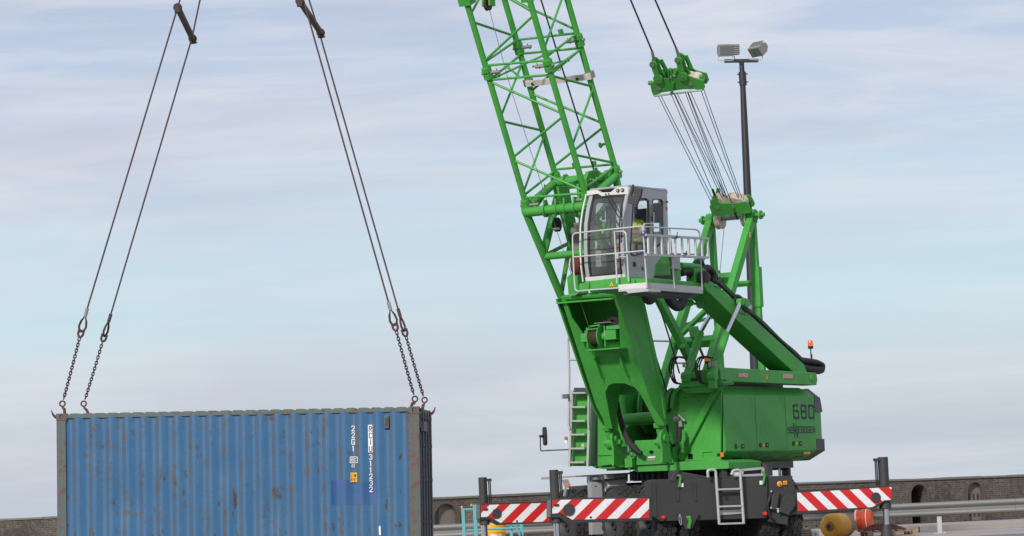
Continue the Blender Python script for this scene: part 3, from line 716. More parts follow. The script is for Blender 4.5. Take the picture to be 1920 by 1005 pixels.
# ------------------------------------------------------------------ sling
AP = N.Q(457, -390, l=CW/2)
specs = [('near left', 0, (0.085, .08), (117, 757), (160, 592), (333, 14), 'at the near left corner of the blue container', 1, -1),
         ('far left', 1, (0.085, CW-.08), (157, 757), (204, 602), (360, 71), 'at the far left corner of the blue container', 1, -1),
         ('near right', 0, (CL-.09, .08), (778, 748), (732, 580), (573, 14), 'at the near right corner of the blue container', -1, 1),
         ('far right', 1, (CL-.09, CW-.08), (796, 750), (750, 592), (599, 62), 'at the far right corner of the blue container', -1, 1)]
def hookat(b, top_, dirx, opening):
    """offshore hook: ring eye at top, S curve into the casting, horn rising on the outer side"""
    t = top_; e = []
    q = [(0, -.045), (.004*dirx, -.075), (.04*dirx, -.12), (.055*dirx, -.16), (.045*dirx, -.215), (0, -.25), (-.09*dirx, -.27)]
    return q
for nm, fr, (hx, hy), eye, fer, bar_, where, sx_, hs in specs:
    yl = hy
    E_ = N.Q(*eye, l=yl); F_ = N.Q(*fer, l=yl); B_ = N.Q(*bar_, l=yl)
    s = thing('chain_sling', E_, 'rusty wire rope, chain and hook leg '+where, 'sling', None)
    dr = (F_-E_).normalized()
    MB().tube([F_+dr*.10, B_, AP+(B_-AP)*.02], .0145, 8).build('wire_rope', RROPE, s)
    MB().tube([F_-dr*.02, F_+dr*.13], .03, 10).build('ferrule', STEEL if fr == 0 else RROPE, s)
    perp = ex-dr*ex.dot(dr); perp.normalize(); nn = dr.cross(perp)
    pth = [F_+dr*.0, F_-dr*.10+perp*.045, F_-dr*.19+perp*.06, F_-dr*.26+perp*.035, F_-dr*.275, F_-dr*.26-perp*.035, F_-dr*.19-perp*.06, F_-dr*.10-perp*.045]
    if fr: pth = [F_+(p-F_-dr*(p-F_).dot(dr))*.45+nn*((p-F_).dot(perp))*.8+dr*(p-F_).dot(dr) for p in pth]
    MB().tube(pth, .019, 8, closed=True).build('thimble', CHAIN, s)
    # shackle
    q = MB(); c0_ = F_-dr*.30
    q.tube([c0_+perp*.035+dr*.05, c0_+perp*.04-dr*.02, c0_-dr*.07, c0_-perp*.04-dr*.02, c0_-perp*.035+dr*.05], .02, 8)
    q.cyl(c0_+perp*.06+dr*.045, c0_-perp*.06+dr*.045, .017, 8); q.build('shackle', HOOKM if not fr else CHAIN, s)
    a0 = F_-dr*.38; a1 = E_+dr*.085; LL = (a0-a1).length; n = int(LL/.047); q = MB()
    for k in range(n):
        c = a1+(a0-a1)*((k+.5)/n)
        sag = -.012*math.sin(PI*(k+.5)/n); c = c+UP*sag
        wv = (perp if k % 2 else nn); wv = (wv*math.cos(.35)+dr.cross(wv)*math.sin(.35))
        lp_ = []
        for j in range(12):
            an = 2*PI*j/12; ca, sa = math.cos(an), math.sin(an)
            lp_.append(c+dr*(.017*(1 if ca > 0 else -1)*min(1, abs(ca)*3)+ca*.017)+wv*sa*.021)
        q.tube(lp_, .0088, 6, closed=True)
    q.build('chain', CHAIN, s)
    # hook: eye ring, shank, bowl through the casting, horn outside
    q = MB(); q.tube([E_+perp*.045*math.cos(a*PI/7)+dr*.045*math.sin(a*PI/7) for a in range(14)], .014, 8, closed=True)
    cas = N.P(hx, hy, -.03)
    o1 = E_-dr*.055
    sh = [E_-ez*.05, E_-ez*.075+ex*.012*sx_, E_*.55+cas*.45+ex*.035*sx_, cas+ez*.02+ex*.045*sx_, cas-ez*.03+ex*.01*sx_]
    q.tube(sh, .02, 10, rs=[.014, .019, .024, .026, .022]); q.build('hook', HOOKM, s)
    hx2 = N.P(hx-.085*sx_-.01*sx_, hy, -.05)
    q = MB(); q.tube([hx2+ex*.02*sx_-ez*.02, hx2-ex*.02*sx_+ez*.0, hx2-ex*.055*sx_+ez*.04, hx2-ex*.085*sx_+ez*.11], .02, 8, rs=[.022, .024, .018, .006]); q.build('hook_horn', HOOKM, s)
for side, (a_, c_) in (('left', ((333, 14), (361, 72))), ('right', ((562, 2), (601, 61)))):
    P0 = N.Q(*a_, l=.08); P1 = N.Q(*c_, l=CW-.08)
    t = thing('spreader_bar', (P0+P1)/2, 'rusty brown steel spreader bar joining the two %s ropes above the blue container' % side, 'spreader bar', 'spreader bars of the lifting sling')
    MB().cyl(P0, P1, .055, 14).build('tube', BRONZE, t)
    dd = (P1-P0).normalized()
    for p in (P0, P1):
        q = MB(); q.cyl(p-dd*.03, p+dd*.05, .075, 12); q.box(p-UP*.02, ex*.05, ey*.045, UP*.075); q.build('rope_clamp', CHAIN, t, bevel=.012)
    q = MB(); q.tube([P1-UP*.07, P1-UP*.075+ex*.08], .016, 6); q.build('clamp_bolt', STEEL, t)
q = MB(); q.tube([AP+ex*.12*math.cos(a*PI/10)+UP*.18*math.sin(a*PI/10) for a in range(20)], .028, 8, closed=True)
tag(q.build('master_ring', CHAIN, None), 'rusty oval ring gathering the four ropes of the lifting sling', 'ring')
# ================================================================== crane
crane = thing('mobile_crane', S.P(0, 0, 0), 'large green lattice boom harbour crane with raised cab on striped outriggers', 'crane')
F_, L_ = S.e[0], S.e[1]
def sb(b, f0, f1, l0, l1, u0, u1): return b.box(S.P((f0+f1)/2, (l0+l1)/2, (u0+u1)/2), F_*abs(f1-f0)/2, L_*abs(l1-l0)/2, UP*abs(u1-u0)/2)
def kbx(b, c0, c1, b0, b1, u0, u1): return b.box(K.P((c0+c1)/2, (b0+b1)/2, (u0+u1)/2), K.e[0]*abs(c1-c0)/2, K.e[1]*abs(b1-b0)/2, UP*abs(u1-u0)/2)
KA, KB = K.e[0], K.e[1]
def kq(x, y, c): return K.Q(x, y, f=c)
def uk(y, x, c): return K.loc(kq(x, y, c)).z
# ---------------------------------------------------------------- chassis
CF = -3.6
b = MB(); b.prism([kq(x, y, CF) for x, y in [(1218, 903), (1226, 899), (1440, 897), (1440, 972), (1300, 976), (1240, 978), (1222, 968)]], KA*.35)
body = b.build('front_frame', DARK, crane, bevel=.02)
b = MB()
b.prism([kq(x, y, CF+.05) for x, y in [(1262, 899), (1262, 884), (1266, 882), (1330, 894), (1486, 892), (1487, 905), (1493, 920), (1494, 964), (1478, 968), (1477, 985), (1440, 978), (1440, 898)]], KA*.3)
b.build('valve_plate', DARK, crane, bevel=.012)
b = MB(); kbx(b, -3.2, 3.7, -.62, .62, .75, 1.42)
b.build('chassis_frame', DARK, crane, bevel=.03)
b = MB(); kbx(b, -3.2, -2.2, -1.3, 1.3, .95, 1.40); b.build('deck_plate', DARK, crane, bevel=.02)
b = MB(); kbx(b, 1.2, 3.6, -1.25, 1.25, 1.25, 1.50); b.build('deck_plate', DARK, crane, bevel=.02)
# rim strips and stiffeners on the front
for x in (1227, 1269, 1302):
    b = MB(); p = kq(x, 905, CF-.012); q_ = kq(x+3, 940 if x > 1230 else 968, CF-.012); b.bar(p, q_, .05, .02, KB); b.build('stiffener', DARK, body, bevel=.006)
b = MB(); b.prism([kq(x, y, CF-.02) for x, y in [(1258, 902), (1268, 881), (1274, 881), (1266, 902)]], KA*.1); b.build('brace_plate', DARKER, body)
p_ = kq(1362, 934, CF+.01); MB().cyl(p_, p_-KA*.018, .042, 20).build('centre_hole', BLACK, body)
b = MB(); b.prism([kq(x, y, CF-.02) for x, y in [(1347, 957), (1391, 955), (1391, 963), (1347, 966)]], KA*.02); b.build('step_bracket', GALV, body)
for x, y in ((1244, 970.5), (1435, 963.5)):
    b = MB(); b.lathe(kq(x, y, CF-.03), -KA, [(-.03, .045), (0, .045), (.03, .035), (.042, .012)], 18); b.build('red_cap', RED, body)
# tow hook bracket
b = MB(); b.prism([kq(x, y, CF-.09) for x, y in [(1272, 963), (1312, 962), (1297, 992), (1286, 993)]], KA*.07); tb = b.build('tow_bracket', DARK, crane, bevel=.01)
b = MB(); b.prism([kq(x, y, CF-.14) for x, y in [(1286, 968), (1295, 967), (1297, 977), (1294, 992), (1289, 990), (1292, 978)]], KA*.045); b.build('tow_hook', GREEN, tb, bevel=.006)
MB().tube([kq(x, y, CF-.11) for x, y in [(1274, 964), (1273, 975), (1276, 984), (1278, 983), (1277, 974), (1275, 965)]], .011, 6).build('pin_clip', CHROME, tb)
for x, y in ((1278.5, 909.5), (1427, 905), (1298.5, 970)):
    b = MB(); b.box(kq(x, y, CF-.018), KB*.033, KA*.004, UP*.04); b.box(kq(x, y, CF-.024), KB*.012, KA*.003, UP*.018); b.build('white_label', WHITEP, body)
# green grab handles
for pts in ([(1273, 913), (1276, 897), (1273.5, 891), (1271, 893)], [(1431, 907), (1433.5, 893), (1431.5, 886), (1429, 884)]):
    MB().tube([kq(x, y, CF-.06) for x, y in pts], .022, 8).build('grab_handle', GREEN, crane)
# access ladder
lad = MB()
for pts in ([(1327.5, 895), (1327, 884), (1330, 881), (1339, 881), (1342, 886), (1348.5, 983)], [(1372, 890), (1375, 883), (1384, 881), (1387, 884), (1388, 890), (1394.5, 982)]):
    lad.tube([kq(x, y, CF-.14) for x, y in pts], .030, 10)
lo = lad.build('access_ladder', GALV, crane)
for y, x0, x1 in ((917, 1344, 1390), (949, 1346.5, 1392), (981.5, 1348, 1394)):
    MB().bar(kq(x0, y+.8, CF-.14), kq(x1, y-.8, CF-.14), .06, .035, KA).build('rung', GALV, lo)
# things on deck: lashing frame
b = MB()
for a_, c_ in (((1376, 896), (1374, 880)), ((1390, 893), (1392, 880)), ((1372, 883), (1430, 878)), ((1376, 893), (1430, 890)), ((1430, 890), (1430, 878))): b.bar(kq(*a_, CF+1.2), kq(*c_, CF+1.2), .07, .05, KA)
b.build('deck_frame', GALV, crane, bevel=.005)
b = MB(); b.box(kq(1407, 884, CF+1.4), KB*.2, KA*.1, UP*.07); b.box(kq(1356, 887, CF+1.3), KB*.06, KA*.1, UP*.11); b.box(kq(1369, 886, CF+1.25), KB*.035, KA*.1, UP*.13); b.build('deck_box', DARKER, crane, bevel=.01)
b = MB(); b.cyl(kq(1435, 893, CF+2.2), kq(1433, 869, CF+2.2), .16, 16); b.build('hose_post', DARKER, crane)
# yellow emergency buttons and valve block
ep = MB(); ep.lathe(kq(1461.5, 907.5, CF+.03), -KA, [(0, .058), (.014, .058), (.02, .05)], 20); e1 = ep.build('control_button', YEL, crane)
MB().lathe(kq(1461.5, 907.5, CF+.0), -KA, [(0, .022), (.02, .022), (.026, .012)], 12).build('button_cap', ORANGE, e1)
ep = MB(); ep.box(kq(1472, 905.3, CF+.02), KB*.04, KA*.012, UP*.04); e1 = ep.build('control_button', YEL, crane)
MB().box(kq(1472, 905.3, CF-.0), KB*.018, KA*.01, UP*.02).build('button_cap', ORANGE, e1)
b = MB(); b.prism([kq(x, y, CF-.06) for x, y in [(1445, 955), (1450, 925), (1462, 922), (1457, 956)]], KA*.1); b.build('valve_cover', DARKER, crane, bevel=.01)
b = MB(); b.prism([kq(x, y, CF-.04) for x, y in [(1462, 960), (1466, 935), (1478, 925), (1492, 930), (1492, 948), (1478, 966)]], KA*.08); b.build('hose_guard', DARK, crane, bevel=.01)
b = MB()
for k in range(3): b.box(kq(1458.5+k*.2, 954+k*2.8, CF-.07), KB*.02, KA*.006, UP*.009)
b.build('small_sticker', WHITEP, crane)
b = MB()
for x, y in ((1446, 921), (1446, 952)): b.cyl(kq(x, y, CF-.07), kq(x, y, CF), .022, 10)
b.build('hose_fitting', STEEL, crane)
for k in range(3): MB().tube([kq(x, y, CF-.02-.02*k) for x, y in [(1443, 930+k*3), (1439+k*.3, 945), (1443, 965+k*2), (1450, 970+k)]], .016, 6).build('hydraulic_hose', BLACK, crane)
# wheels
RIM = paint('rim_grey', (.035, .035, .033), .6, dirt=.5, dc=(.08, .07, .06), scale=6)
def wheel(c, bb, side):
    cc = K.P(c, bb, .71); w_ = .46; t = MB(); r0 = .685
    ax_ = KB*side                      # outward
    prof = [(-w_/2, .40), (-w_/2, .58), (-w_/2+.04, .655), (-w_/2+.09, r0), (w_/2-.09, r0), (w_/2-.04, .655), (w_/2, .58), (w_/2, .40), (w_/2-.1, .37), (-w_/2+.1, .37)]
    n = 48; t.lathe(cc, ax_, prof, n, ref=UP)
    # staggered polygonal tread blocks
    a0 = UP; b0 = ax_.cross(a0)
    for row, off in enumerate((-.15, -.05, .05, .15)):
        for k in range(26):
            q = 2*PI*(k+(row % 2)*.5)/26; rd = a0*math.cos(q)+b0*math.sin(q); tg = ax_.cross(rd)
            pc_ = cc+ax_*off+rd*(r0-.01); hw = .047 if abs(off) < .1 else .055
            poly = [pc_+ax_*x_*hw+tg*y_*.076 for x_, y_ in ((-1, -.45), (-.4, -1), (.6, -1), (1, -.35), (1, .45), (.4, 1), (-.6, 1), (-1, .5))]
            t.prism(poly, rd*.042)
    wh = thing_part('wheel', cc)
    t.build('tyre', TYRE, wh, smooth=25)
    q = MB(); q.lathe(cc, ax_, [(-w_/2+.06, .40), (w_/2-.01, .40), (w_/2+.008, .385), (w_/2-.02, .37), (w_/2-.10, .34), (w_/2-.16, .20), (w_/2-.06, .19), (w_/2-.05, .12), (w_/2+.02, .11), (w_/2+.02, .02)], 32)
    for k in range(10):
        a = 2*PI*k/10; d_ = a0*math.cos(a)+b0*math.sin(a); q.cyl(cc+d_*.25+ax_*(w_/2-.15), cc+d_*.25+ax_*(w_/2-.10), .018, 6)
    q.build('rim', RIM, wh)
def thing_part(name, c):
    o = bpy.data.objects.new(name, None); COL.objects.link(o); o['_w'] = tuple(c); o.location = c-V(crane['_w']); o.parent = crane; o.empty_display_size = .2
    return o
for c in (-2.72, -.55, 2.6):
    wheel(c, -1.48, -1); wheel(c, 1.30 if c < -2 else 1.39, 1); wheel(c, -.98, -1); wheel(c, .80, 1)
    MB().cyl(K.P(c, -1.3, .71), K.P(c, 1.3, .71), .16, 14).build('axle', DARK, crane)
# outriggers
ENDG = paint('end_plate_grey', (.14, .155, .16), .5, dirt=.4)
def clip(poly, a, b_, c):              # keep a*x+b*y<=c
    out = []
    for i in range(len(poly)):
        p, q = poly[i], poly[(i+1) % len(poly)]; dp = a*p[0]+b_*p[1]-c; dq = a*q[0]+b_*q[1]-c
        if dp <= 0: out.append(p)
        if dp*dq < 0: t = dp/(dp-dq); out.append((p[0]+(q[0]-p[0])*t, p[1]+(q[1]-p[1])*t))
    return out
def ellipse(x, y, rx, ry, n=20): return [(x+rx*math.cos(2*PI*k/n), y+ry*math.sin(2*PI*k/n)) for k in range(n)]
def outrigger(c, depth, beam, panel, col, rod, slant, phase, disc, small, slot, foot, gauge, endp=None, per=40.7):
    b = MB(); b.prism([kq(x, y, c) for x, y in beam], KA*depth); o = b.build('outrigger_beam', DARK, crane, bevel=.012)
    w_ = MB(); w_.prism([kq(x, y, c-.004) for x, y in panel], KA*.003)
    w_.m = 1
    ymid = sum(p[1] for p in panel)/len(panel)
    for k in range(-3, 12):
        x0 = panel[0][0]+phase+k*per
        # stripe: x + slant*(y-ymid) between x0 and x0+per/2
        q = clip(panel, -1, -slant, -(x0+slant*ymid)); q = clip(q, 1, slant, x0+per*.52+slant*ymid) if len(q) > 2 else q
        if len(q) > 2: w_.add([kq(x, y, c-.007) for x, y in q], [tuple(range(len(q)))])
    pn = w_.build('warning_panel', [WARNW, WARNR], o, smooth=0)
    if disc:
        x, y, r_ = disc; p_ = kq(x, y, c-.007); MB().cyl(p_, p_-KA*.02, r_/92., 24).build('bolt_cover', DARKER, o)
    if small: x, y = small; MB().box(kq(x, y, c-.014), KB*.045, KA*.008, UP*.025).build('cover_plate', DARKER, o)
    if slot: x, y = slot; p_ = kq(x, y, c-.007); MB().cyl(p_, p_-KA*.01, .022, 12).build('lock_pin', BLACK, o)
    (x0, x1, yt, yb) = col; cm = c+depth/2; xm = (x0+x1)/2; rr = (kq(x1, yb, cm)-kq(x0, yb, cm)).length/2
    dx = (yb-yt)*.045
    tp_ = kq(xm, yt, cm); bt = V((tp_.x, tp_.y, K.loc(kq(rod[0], rod[1], cm)).z))
    b = MB(); b.cyl(bt, tp_, rr, 24); b.cyl(tp_-UP*.015, tp_+UP*.012, rr*.93, 24); j = b.build('jack_cylinder', DARK, o)
    b = MB(); b.lathe(bt, -UP, [(-.05, rr*1.18), (.07, rr*1.18), (.08, rr*.9)], 24); b.build('collar', DARKER, o)
    zf = foot
    MB().cyl(V((bt.x, bt.y, zf)), bt, .062, 20).build('jack_rod', CHROME, o)
    b = MB(); b.lathe(V((bt.x, bt.y, .0)), UP, [(.0, .26), (.05, .26), (.06, .15), (zf-.08, .10), (zf, .085)], 24); b.build('foot_pad', DARK, o)
    for i in range(2):
        gx = gauge+i*(3.0 if gauge > xm else -3.0)
        g0 = kq(gx, yt+3, cm-.05); g1 = V((g0.x, g0.y, bt.z+.2)); MB().cyl(g0, g1, .014, 8).build('gauge_rod', BLACK, o)
    b = MB(); b.box(kq(gauge, yt+4, cm-.05), KB*.06, KA*.04, UP*.03); b.build('gauge_bracket', DARKER, o)
    if endp: b = MB(); b.prism([kq(x, y, c-.02) for x, y in endp], KA*.06); b.build('end_plate', ENDG, o, bevel=.005)
outrigger(CF, .30, [(1033, 934.5), (1218, 930.5), (1224, 976), (1064, 981), (1048, 970.5), (1033, 970.5)],
          [(1035.5, 937.5), (1217, 934), (1217, 971), (1073, 974.5), (1052, 961.5), (1035.5, 963)], (1030, 1046.5, 882, 935), (1040, 974), 1.0, 15.5, (1066.5, 955.8, 11.5), (1044, 947), (1107.5, 970), .28, 1049,
          [(1027.5, 938), (1033, 937), (1033, 969), (1027.5, 970)])
outrigger(3.0, .30, [(900, 944), (1215, 932), (1215, 972), (938, 984.5), (918, 974), (900, 974)],
          [(902, 947), (1030, 942.8), (1030, 978), (938.5, 980.5), (918, 969), (902, 969.5)], (897, 912.5, 896, 945), (908, 978), 1.0, 16, (931, 963, 10), (911, 955), (969, 977), .28, 916,
          [(895, 947), (900.5, 946), (900.5, 972), (895, 973)], 37.8)
outrigger(CF, .30, [(1492, 918.5), (1672.5, 910), (1672.5, 938), (1657, 942), (1643, 952.5), (1495, 965)],
          [(1494.5, 924), (1671.5, 913.2), (1672, 937), (1657.5, 938), (1636, 950.7), (1496.5, 958.5)], (1646, 1664, 858, 912), (1663, 947), -1.03, 19.2, (1642, 932.5, 9.5), None, None, .36, 1643.5, None, 39.2)
outrigger(3.0, .30, [(1330, 925), (1485, 922), (1485, 960), (1330, 965)], [(1332, 928), (1480, 925), (1480, 955), (1332, 960)], (1465.5, 1481.5, 871, 925), (1475, 958), -1.0, 0, None, None, None, .28, 1463)
# tool boxes between the left wheels, handrail bar, beacon bracket
b = MB(); p = kq(1120, 940, -.2); b.prism([kq(x, y, .6) for x, y in [(1107, 904), (1129, 903), (1134, 1002), (1110, 1003)]], KA*.22); b.build('fuel_tank', TOOLBOX, crane, bevel=.015)
b = MB(); b.prism([kq(x, y, .75) for x, y in [(1105, 893), (1178, 886), (1178, 902), (1150, 908), (1130, 906), (1105, 906)]], KA*.2); b.build('tank_bracket', TOOLBOX, crane, bevel=.02)
b = MB(); b.prism([kq(x, y, .7) for x, y in [(1128, 904), (1176, 897), (1176, 925), (1138, 935), (1129, 935)]], KA*.6); b.build('side_box', CABWHITE, crane, bevel=.02)
b = MB(); b.box(kq(1120, 897, .6), KB*.08, KA*.1, UP*.03); b.box(kq(1141, 894, .6), KB*.11, KA*.1, UP*.045); b.box(kq(1163, 893, .6), KB*.11, KA*.08, UP*.022); b.build('clamp_block', GALV, crane, bevel=.01)
b = MB(); b.box(kq(1116.5, 911, .58), KB*.022, KA*.004, UP*.01); b.build('small_sticker', RED, crane)
b = MB(); b.bar(kq(1015, 897, .7), kq(1192, 887, .7), .035, .035, KA); b.bar(kq(1015, 897, .69), kq(1032, 896.5, .69), .055, .055, KA); b.build('width_marker_bar', GALV, crane)
b = MB(); b.prism([kq(x, y, 2.2) for x, y in [(1054, 899), (1066, 899), (1068, 906), (1063, 916), (1060, 930), (1057, 930), (1060, 912)]], KA*.05); b.build('lamp_bracket', TOOLBOX, crane)
b = MB(); b.lathe(kq(1063, 910.5, 2.15), V((1, -.3, 0)), [(0, .02), (.02, .05), (.05, .055), (.07, .04)], 14); b.build('side_lamp', AMBER, crane)
# slewing ring
b = MB(); b.lathe(S.P(0, 0, 1.38), UP, [(0, .74), (.14, .74), (.14, .92), (.37, .92), (.37, .84), (.42, .84)], 48); rg = b.build('slewing_ring', DARKER, crane, smooth=30)
b = MB()
for k in range(40):
    a = 2*PI*k/40; p = S.P(.96*math.cos(a), .96*math.sin(a), 0); b.cyl(p+UP*1.53, p+UP*1.73, .03, 8)
b.build('ring_bolts', BLACK, crane)
# ---------------------------------------------------------------- upper carriage
HL = 1.85
def s2(x, y, l): return S.loc(S.Q(x, y, l=l))
ff = s2(1353, 800, HL).x                 # front face of the side pods
fr = s2(1529, 790, HL).x                 # rear end of the doors
uD0, uD1 = s2(1357, 847, HL).z, s2(1357, 740, HL).z
uT = uD1+.17; uB = uD0-.20; il = .16
def section(l0, l1, f, sg=1): return [S.P(f, l0, uB), S.P(f, l1-.32*sg, uB), S.P(f, l1, uD0), S.P(f, l1, uD1), S.P(f, l1-il*sg, uT), S.P(f, l0, uT)]
FB = fr
hb = MB(); hb.prism(section(.62, HL, ff-.12), -F_*(ff-.12-FB)); pod = hb.build('engine_house', GREEN, crane, bevel=.012)
hb = MB(); hb.prism([S.P(-.75, -.62, uB), S.P(-.75, .62, uB), S.P(-.75, .62, uT), S.P(-.75, -.62, uT)], -F_*(-.75-FB)); hb.build('rear_body', GREEN, crane)
hb = MB(); hb.prism(section(-.62, -HL+.1, ff-.35, -1), -F_*(ff-.35-FB)); hb.build('right_housing', GREEN, crane, bevel=.012)
# rear counterweight with dark corner caps
hb = MB(); hb.prism([S.P(FB, -HL+.1, uD0), S.P(FB, HL-.015, uD0), S.P(FB-.46, HL-.085, uD0), S.P(FB-.72, HL-.36, uD0), S.P(FB-.76, -HL+.7, uD0), S.P(FB-.1, -HL+.1, uD0)], UP*(uD1-uD0)); hb.build('counterweight', GREEN, crane, bevel=.02)
for z0, z1 in ((s2(1531, 846, HL).z, s2(1531, 822, HL).z), (s2(1531, 753, HL).z-.02, s2(1531, 753, HL).z+.0)):
    pass
uc0, uc1 = uD0, uD0+.26; ut0 = uD1-.12
hb = MB(); hb.prism([S.P(FB+.0, HL+.008, uc0), S.P(FB-.52, HL-.055, uc0), S.P(FB-.78, HL-.36, uc0), S.P(FB-.80, HL-.9, uc0), S.P(FB, HL-.9, uc0)], UP*(uc1-uc0))
hb.add([S.P(FB, HL+.008, uc0), S.P(FB-.52, HL-.055, uc0), S.P(FB-.78, HL-.36, uc0), S.P(FB-.80, HL-.9, uc0), S.P(FB, HL-.9, uc0), S.P(FB+.1, HL-.30, uB), S.P(FB-.34, HL-.36, uB), S.P(FB-.50, HL-.55, uB), S.P(FB-.38, HL-.9, uB), S.P(FB+.1, HL-.9, uB)],
       [(0, 1, 6, 5), (1, 2, 7, 6), (2, 3, 8, 7), (3, 4, 9, 8), (4, 0, 5, 9), (5, 6, 7, 8, 9)])
hb.build('corner_cap', DARKER, crane, bevel=.01)
hb = MB(); hb.add([S.P(FB, HL+.008, ut0-.22), S.P(FB-.50, HL-.055, ut0-.22), S.P(FB-.78, HL-.36, ut0-.22), S.P(FB-.80, HL-.9, ut0-.22), S.P(FB, HL-.9, ut0-.22),
                   S.P(FB, HL+.008, uD1), S.P(FB-.42, HL-.06, uD1-.03), S.P(FB-.66, HL-.36, uD1-.03), S.P(FB-.52, HL-.9, uD1), S.P(FB, HL-.9, uD1)],
                  [(0, 1, 6, 5), (1, 2, 7, 6), (2, 3, 8, 7), (3, 4, 9, 8), (4, 0, 5, 9), (5, 6, 7, 8, 9), (0, 4, 3, 2, 1)])
hb.add([S.P(FB, HL+.008, uD1+.001), S.P(FB-.42, HL-.06, uD1-.03), S.P(FB-.66, HL-.36, uD1-.03), S.P(FB+.06, HL-il, uT+.01), S.P(FB-.14, HL-il-.04, uT+.01), S.P(FB-.2, HL-.5, uT)], [(0, 1, 4, 3), (1, 2, 5, 4), (3, 4, 5)])
hb.build('corner_cap', DARKER, crane, bevel=.006)
# doors: three panels proud of the frame
dxs = [1356.5, 1416.5, 1473, 1528]
for i in range(3):
    f0 = s2(dxs[i], 790, HL).x; f1 = s2(dxs[i+1], 790, HL).x
    d = MB(); lf = HL+.012
    pts = [S.P(f0-.008, HL-.03, uD0+.012), S.P(f1+.008, HL-.03, uD0+.012), S.P(f1+.008, HL-.03, uD1-.01), S.P(f0-.008, HL-.03, uD1-.01)]
    d.prism(pts, L_*(lf-HL+.03)); dd = d.build('side_door', GREEN, crane, bevel=.008)
    fm = (f0+f1)/2
    ox = (1388, 1434, 1496)[i]; yy = (837, 834.5, 831.5)[i]
    for k, xx in enumerate((0, 10.5)):
        c = S.Q(ox-8+xx+(2 if k else 0), yy, l=lf+.004); q = MB(); hw_ = .045 if k == 0 else .06
        q.box(c, F_*hw_*1.1, L_*.006, UP*.047); h = q.build('latch', BLACK, dd)
        if k:
            q = MB(); q.cyl(c+L_*.006, c+L_*.012, .014, 10); q.build('key_lock', CHROME, dd)
    if i:
        c = S.Q(ox-2, yy, l=lf+.002); MB().box(c, F_*.045, L_*.004, UP*.03).build('latch_sticker', YEL, dd)
# lettering on the rear door
def stext(b, txt, x0, x1, ytop, ybot, th, l, gap=.32, stretch=1.0):
    p0 = s2(x0, ybot, l); p1 = s2(x1, ybot-(x1-x0)*.03, l); H_ = s2(x0, ytop, l).z-p0.z
    W_ = abs(p1.x-p0.x); n = len(txt); cw = W_/(n-gap*(1)); 
    for i, ch in enumerate(txt):
        glyph(b, ch, lambda a, c, d_, i=i: S.P(p0.x-(i*cw+a), l+d_, p0.z+c), cw*(1-gap), H_, th, .004)
lf = HL+.0125
b = MB(); stext(b, '680', 1488.5, 1526, 760, 783.5, .055, lf, .38); b.build('lettering', LETTER, crane, smooth=0)
b = MB(); stext(b, 'SE', 1477.5, 1486.8, 801.5, 811.5, .026, lf, .36); stext(b, 'EBOGEN', 1497.5, 1528, 800.2, 811, .026, lf, .36)
stext(b, 'N', 1488.2, 1493.2, 794, 812, .026, lf, 0); stext(b, 'N', 1490.6, 1496, 800, 819.5, .026, lf+.002, 0)
b.build('lettering', LETTER, crane, smooth=0)
# underside hatch shapes along the chamfer
for i, (xa, xb) in enumerate(((1367, 1409), (1426, 1466), (1482, 1522))):
    f0, f1 = s2(xa, 850, HL-.1).x, s2(xb, 850, HL-.1).x
    nrm = (L_*.20-UP*.32).normalized(); up_ = (L_*.32+UP*.20).normalized(); c = S.P((f0+f1)/2, HL-.15, (uD0+uB)/2+.01)+nrm*.004
    q = MB(); q.prism([c+F_*((f0-f1)/2)+up_*-.07, c-F_*((f0-f1)/2)-up_*.07, c-F_*((f0-f1)/2-.12)+up_*.06, c+F_*((f0-f1)/2-.12)+up_*.06], nrm*.012); q.build('vent_hatch', DKGRN, crane, bevel=.003)
    MB().box(c+nrm*.014-up_*.035, F_*.22, nrm*.006, up_*.012).build('hatch_slot', BLACK, crane)
MB().box(S.Q(1512, 849, l=HL-.05)+L_*.012, F_*.16, L_*.004, UP*.03).build('warning_sticker', YEL, crane)
# roof sheets
b = MB(); sb(b, ff-1.0, FB+.15, -.5, HL-.25, uT+.002, uT+.03); b.build('roof_sheet', DKGRN, crane, bevel=.01)
b = MB(); sb(b, -1.0, FB+.2, .0, 1.2, uT+.05, uT+.28)
for k in range(18): sb(b, -1.05-k*.12, -1.09-k*.12, 0, 1.21, uT+.27, uT+.30)
b.build('radiator_grille', DARKER, crane)
# front plate of the left pod
FP = ff
def fq(x, y, f=None): return S.Q(x, y, f=FP if f is None else f)
b = MB(); out = [(1351, 862), (1352, 724), (1353, 722), (1288, 724), (1272, 727), (1262, 734), (1256, 744), (1252, 760), (1250, 790), (1250, 838), (1262, 865)]
hl = [[(1289, 851), (1299, 851), (1299.5, 861.5), (1289, 861.5)], [(1317, 848), (1336, 847), (1336.5, 857), (1318, 858)], [(1344, 850), (1352, 849.5), (1352, 855.5), (1344, 856)]]
b.prism([fq(*p) for p in out], -F_*.05, [[fq(*p) for p in h] for h in hl[:2]]); pf_ = b.build('front_plate', GREEN, crane)
b = MB(); b.prism([fq(*p, FP-.085) for p in out], -F_*.02); b.build('dark_hole_backing', BLACK, crane)  # black sheet behind the holes, painted darkness for their unlit inside
b = MB(); b.prism([fq(*p, FP+.006) for p in hl[2]], -F_*.01); b.build('lamp_recess', BLACK, pf_)
b = MB(); b.box(fq(1354, 852.5, FP+.02), F_*.02, L_*.03, UP*.045); b.build('side_lamp', AMBER, pf_)
b = MB(); b.box(fq(1327, 853, FP-.03), F_*.004, L_*.14, UP*.06); b.build('recess_panel', GREEN, pf_)
b = MB(); b.bar(fq(1274, 862, FP+.05), fq(1346, 724, FP+.05), .15, .10, L_); b.build('diagonal_brace', GREEN, crane, bevel=.02)
